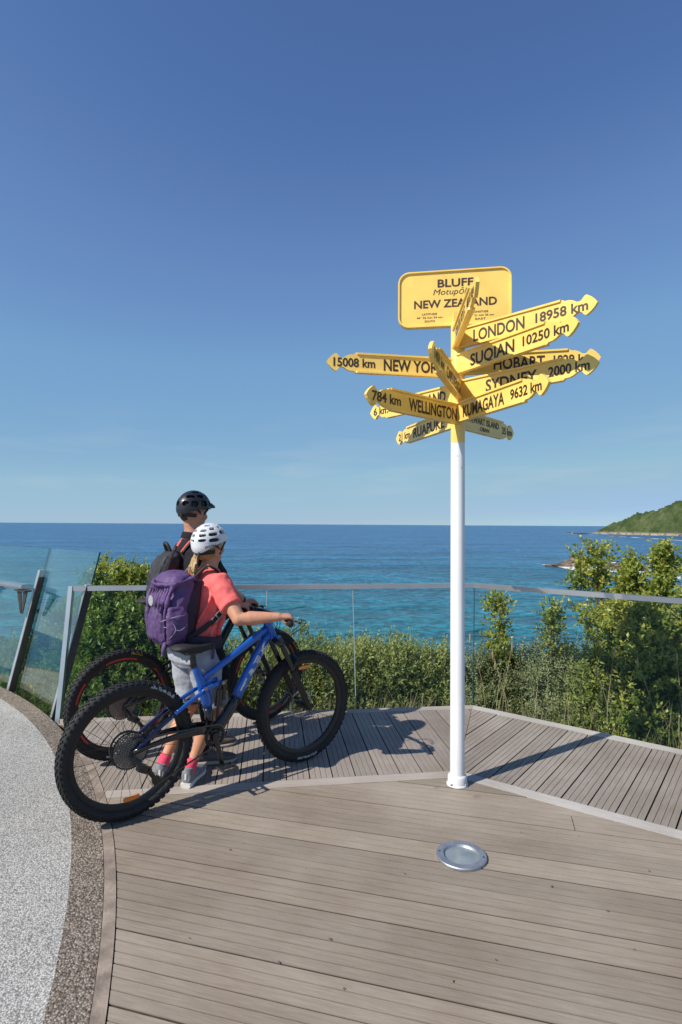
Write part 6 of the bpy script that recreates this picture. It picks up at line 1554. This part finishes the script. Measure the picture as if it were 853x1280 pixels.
for s, el in ((sh_r, el_r), (sh_l, el_l)):
    q = s.lerp(el, .72); m_.tube([s + V(0, s.y * -.35, .0), s, s.lerp(el, .3), q], [.072, .078, .078, .076], 20); m_.ell(s + V(0, 0, -.004), (.076, .076, .070), 16, 10)
link('polo_shirt', flesh(m_, .007, 6, [(.16, .026, 'CLOUDS'), (.06, .008, 'CLOUDS')]), M['dark_cloth'], mo)
m_ = MB(); ring = [V(-.028 + .074 * math.cos(a), .076 * math.sin(a), 1.512 - .012 * math.cos(a)) for a in [2 * PI * i / 24 + .3 for i in range(23)]]; m_.ribbon(ring, [(p - V(-.028, 0, 1.50)).normalized() for p in ring], .045, .008); m_.build('collar', M['dark_cloth'], mo, smooth=True)
m_ = MB(); m_.loft([(V(-.0, 0, .98), V(.12, 0, 0), V(0, .162, 0)), (V(-.005, 0, .90), V(.132, 0, 0), V(0, .178, 0)), (V(0, 0, .82), V(.12, 0, 0), V(0, .175, 0))], 26, 2.3)
for h_, kn_ in ((hip_r, kn_r), (hip_l, kn_l)): m_.tube([h_, h_.lerp(kn_, .3), h_.lerp(kn_, .7), h_.lerp(kn_, .95)], [.108, .103, .094, .090], 22)
link('shorts', flesh(m_, .008, 5, [(.14, .020, 'CLOUDS')]), M['dark_cloth'], mo)
m_ = MB(); r5 = random.Random(8)
m_.ell(hc + V(-.026, 0, .004), (.084, .076, .080), 20, 14); m_.build('hair', M['dark_hair'], mo, smooth=True)
wq = wr_r.lerp(el_r, .16); m_ = MB(); dd_ = (el_r - wr_r).normalized(); m_.tube([wq - dd_ * .012, wq + dd_ * .012], .034, 18); w_o = m_.build('watch_strap', M['strap'], mo, smooth=40)
m_ = MB(); m_.box(wq + V(0, 0, .034), (.036, .034, .010), None, .003); m_.build('watch_face', M['buckle'], w_o)
vents_m = [(-172, -150, 4, 18), (-140, -118, 2, 20), (-108, -84, 6, 24), (-74, -52, 8, 26), (-165, -130, 30, 42), (-120, -90, 34, 46), (-80, -50, 36, 50), (-36, -12, 12, 30), (-36, -12, 40, 52), (-150, -100, 56, 66), (-80, -30, 60, 70)]
helmet(mo, hc + V(-.004, 0, .034), hf, .975, M['helmet_black'], vents_m, None, True, up=V(.05, 0, 1))

mbp = empty('backpack', ML, MH); tag(mbp, 'black and grey backpack with orange-red trim worn by the man', 'backpack')
m_ = MB(); secs = []
for z, dx, w, dp in ((.98, -.185, .09, .05), (1.02, -.20, .12, .075), (1.10, -.21, .135, .09), (1.20, -.205, .138, .088), (1.30, -.19, .13, .078), (1.37, -.175, .115, .06), (1.41, -.165, .08, .03)): secs.append((V(dx - .02, 0, z), V(dp, 0, 0), V(0, w, 0)))
m_.loft(secs, 26, 2.8)
for i in range(7):
    y = -.10 + .033 * i; m_.tube(curve([V(-.235, y, 1.38), V(-.29, y, 1.26), V(-.31, y * 1.1, 1.12), V(-.28, y, 1.0)], 4), .009, 8)
link('pack_body', flesh(m_, .007, 3, [(.11, .034, 'CLOUDS'), (.045, .016, 'CLOUDS')]), M['pack_black'], mbp)
for s in (-1, 1):
    pth = curve([V(-.13, s * .075, 1.40), V(-.06, s * .10, 1.485), V(.03, s * .115, 1.475), V(.095, s * .125, 1.38), V(.10, s * .14, 1.25), V(.0, s * .185, 1.12), V(-.14, s * .16, 1.06)], 4)
    ups = [V(-.5, 0, 1)] * 4 + [V(0, 0, 1)] * 5 + [V(1, 0, .4)] * 6 + [V(.8, s * .8, 0)] * 5 + [V(0, s, 0)] * 6
    m_ = MB(); m_.ribbon(pth, ups[:len(pth)], .060, .012); st_ = m_.build('shoulder_strap', M['pack_black'], mbp, smooth=True)
    m_ = MB(); m_.ribbon([p + V(-.004, 0, .007) for p in pth[:9]], ups[:9], .030, .010); m_.build('strap_trim', M['strap_red'], st_, smooth=True)
m_ = MB(); m_.tube(curve([V(-.19, -.045, 1.40), V(-.215, -.03, 1.46), V(-.215, .03, 1.46), V(-.19, .045, 1.40)], 4), .012, 8); m_.build('haul_loop', M['pack_black'], mbp, smooth=True)
m_ = MB(); m_.ribbon(curve([V(-.17, -.10, 1.45), V(-.21, -.125, 1.38), V(-.245, -.135, 1.28)], 4), V(-.2, -1, 0), .012, .004); m_.build('webbing', M['strap'], mbp, smooth=True)
m_ = MB(); m_.ribbon([V(-.300, -.09, 1.13), V(-.307, -.09, 1.09)], V(-1, 0, 0), .02, .006); m_.build('tag', M['strap_red'], mbp)

# leaf litter and grit lying on the boards
m_ = MB(); r9 = random.Random(4)
for px, py in [(651, 1041), (724, 1046), (413, 1175), (567, 1228), (793, 1188), (288, 1063), (506, 1093), (690, 1109), (620, 1201), (430, 1237), (237, 1174), (349, 1204), (760, 1140), (812, 1090)]:
    c = G(px, py); a = r9.random() * 6.28; L = r9.uniform(.004, .011); w = L * r9.uniform(.25, .5)
    d = Vector((math.cos(a), math.sin(a), 0)); t = Vector((-d.y, d.x, 0)); z = Vector((0, 0, 1))
    m_.add([c - d * L + z * .003, c + t * w + z * .006, c + d * L + z * .004, c - t * w + z * .0035, c + z * .009], [(0, 1, 4), (1, 2, 4), (2, 3, 4), (3, 0, 4), (0, 3, 2, 1)])
tag(m_.build('leaf_litter', mat('dry_leaf', (.10, .06, .035), .8, var=.5, vscale=3)), kind='stuff')
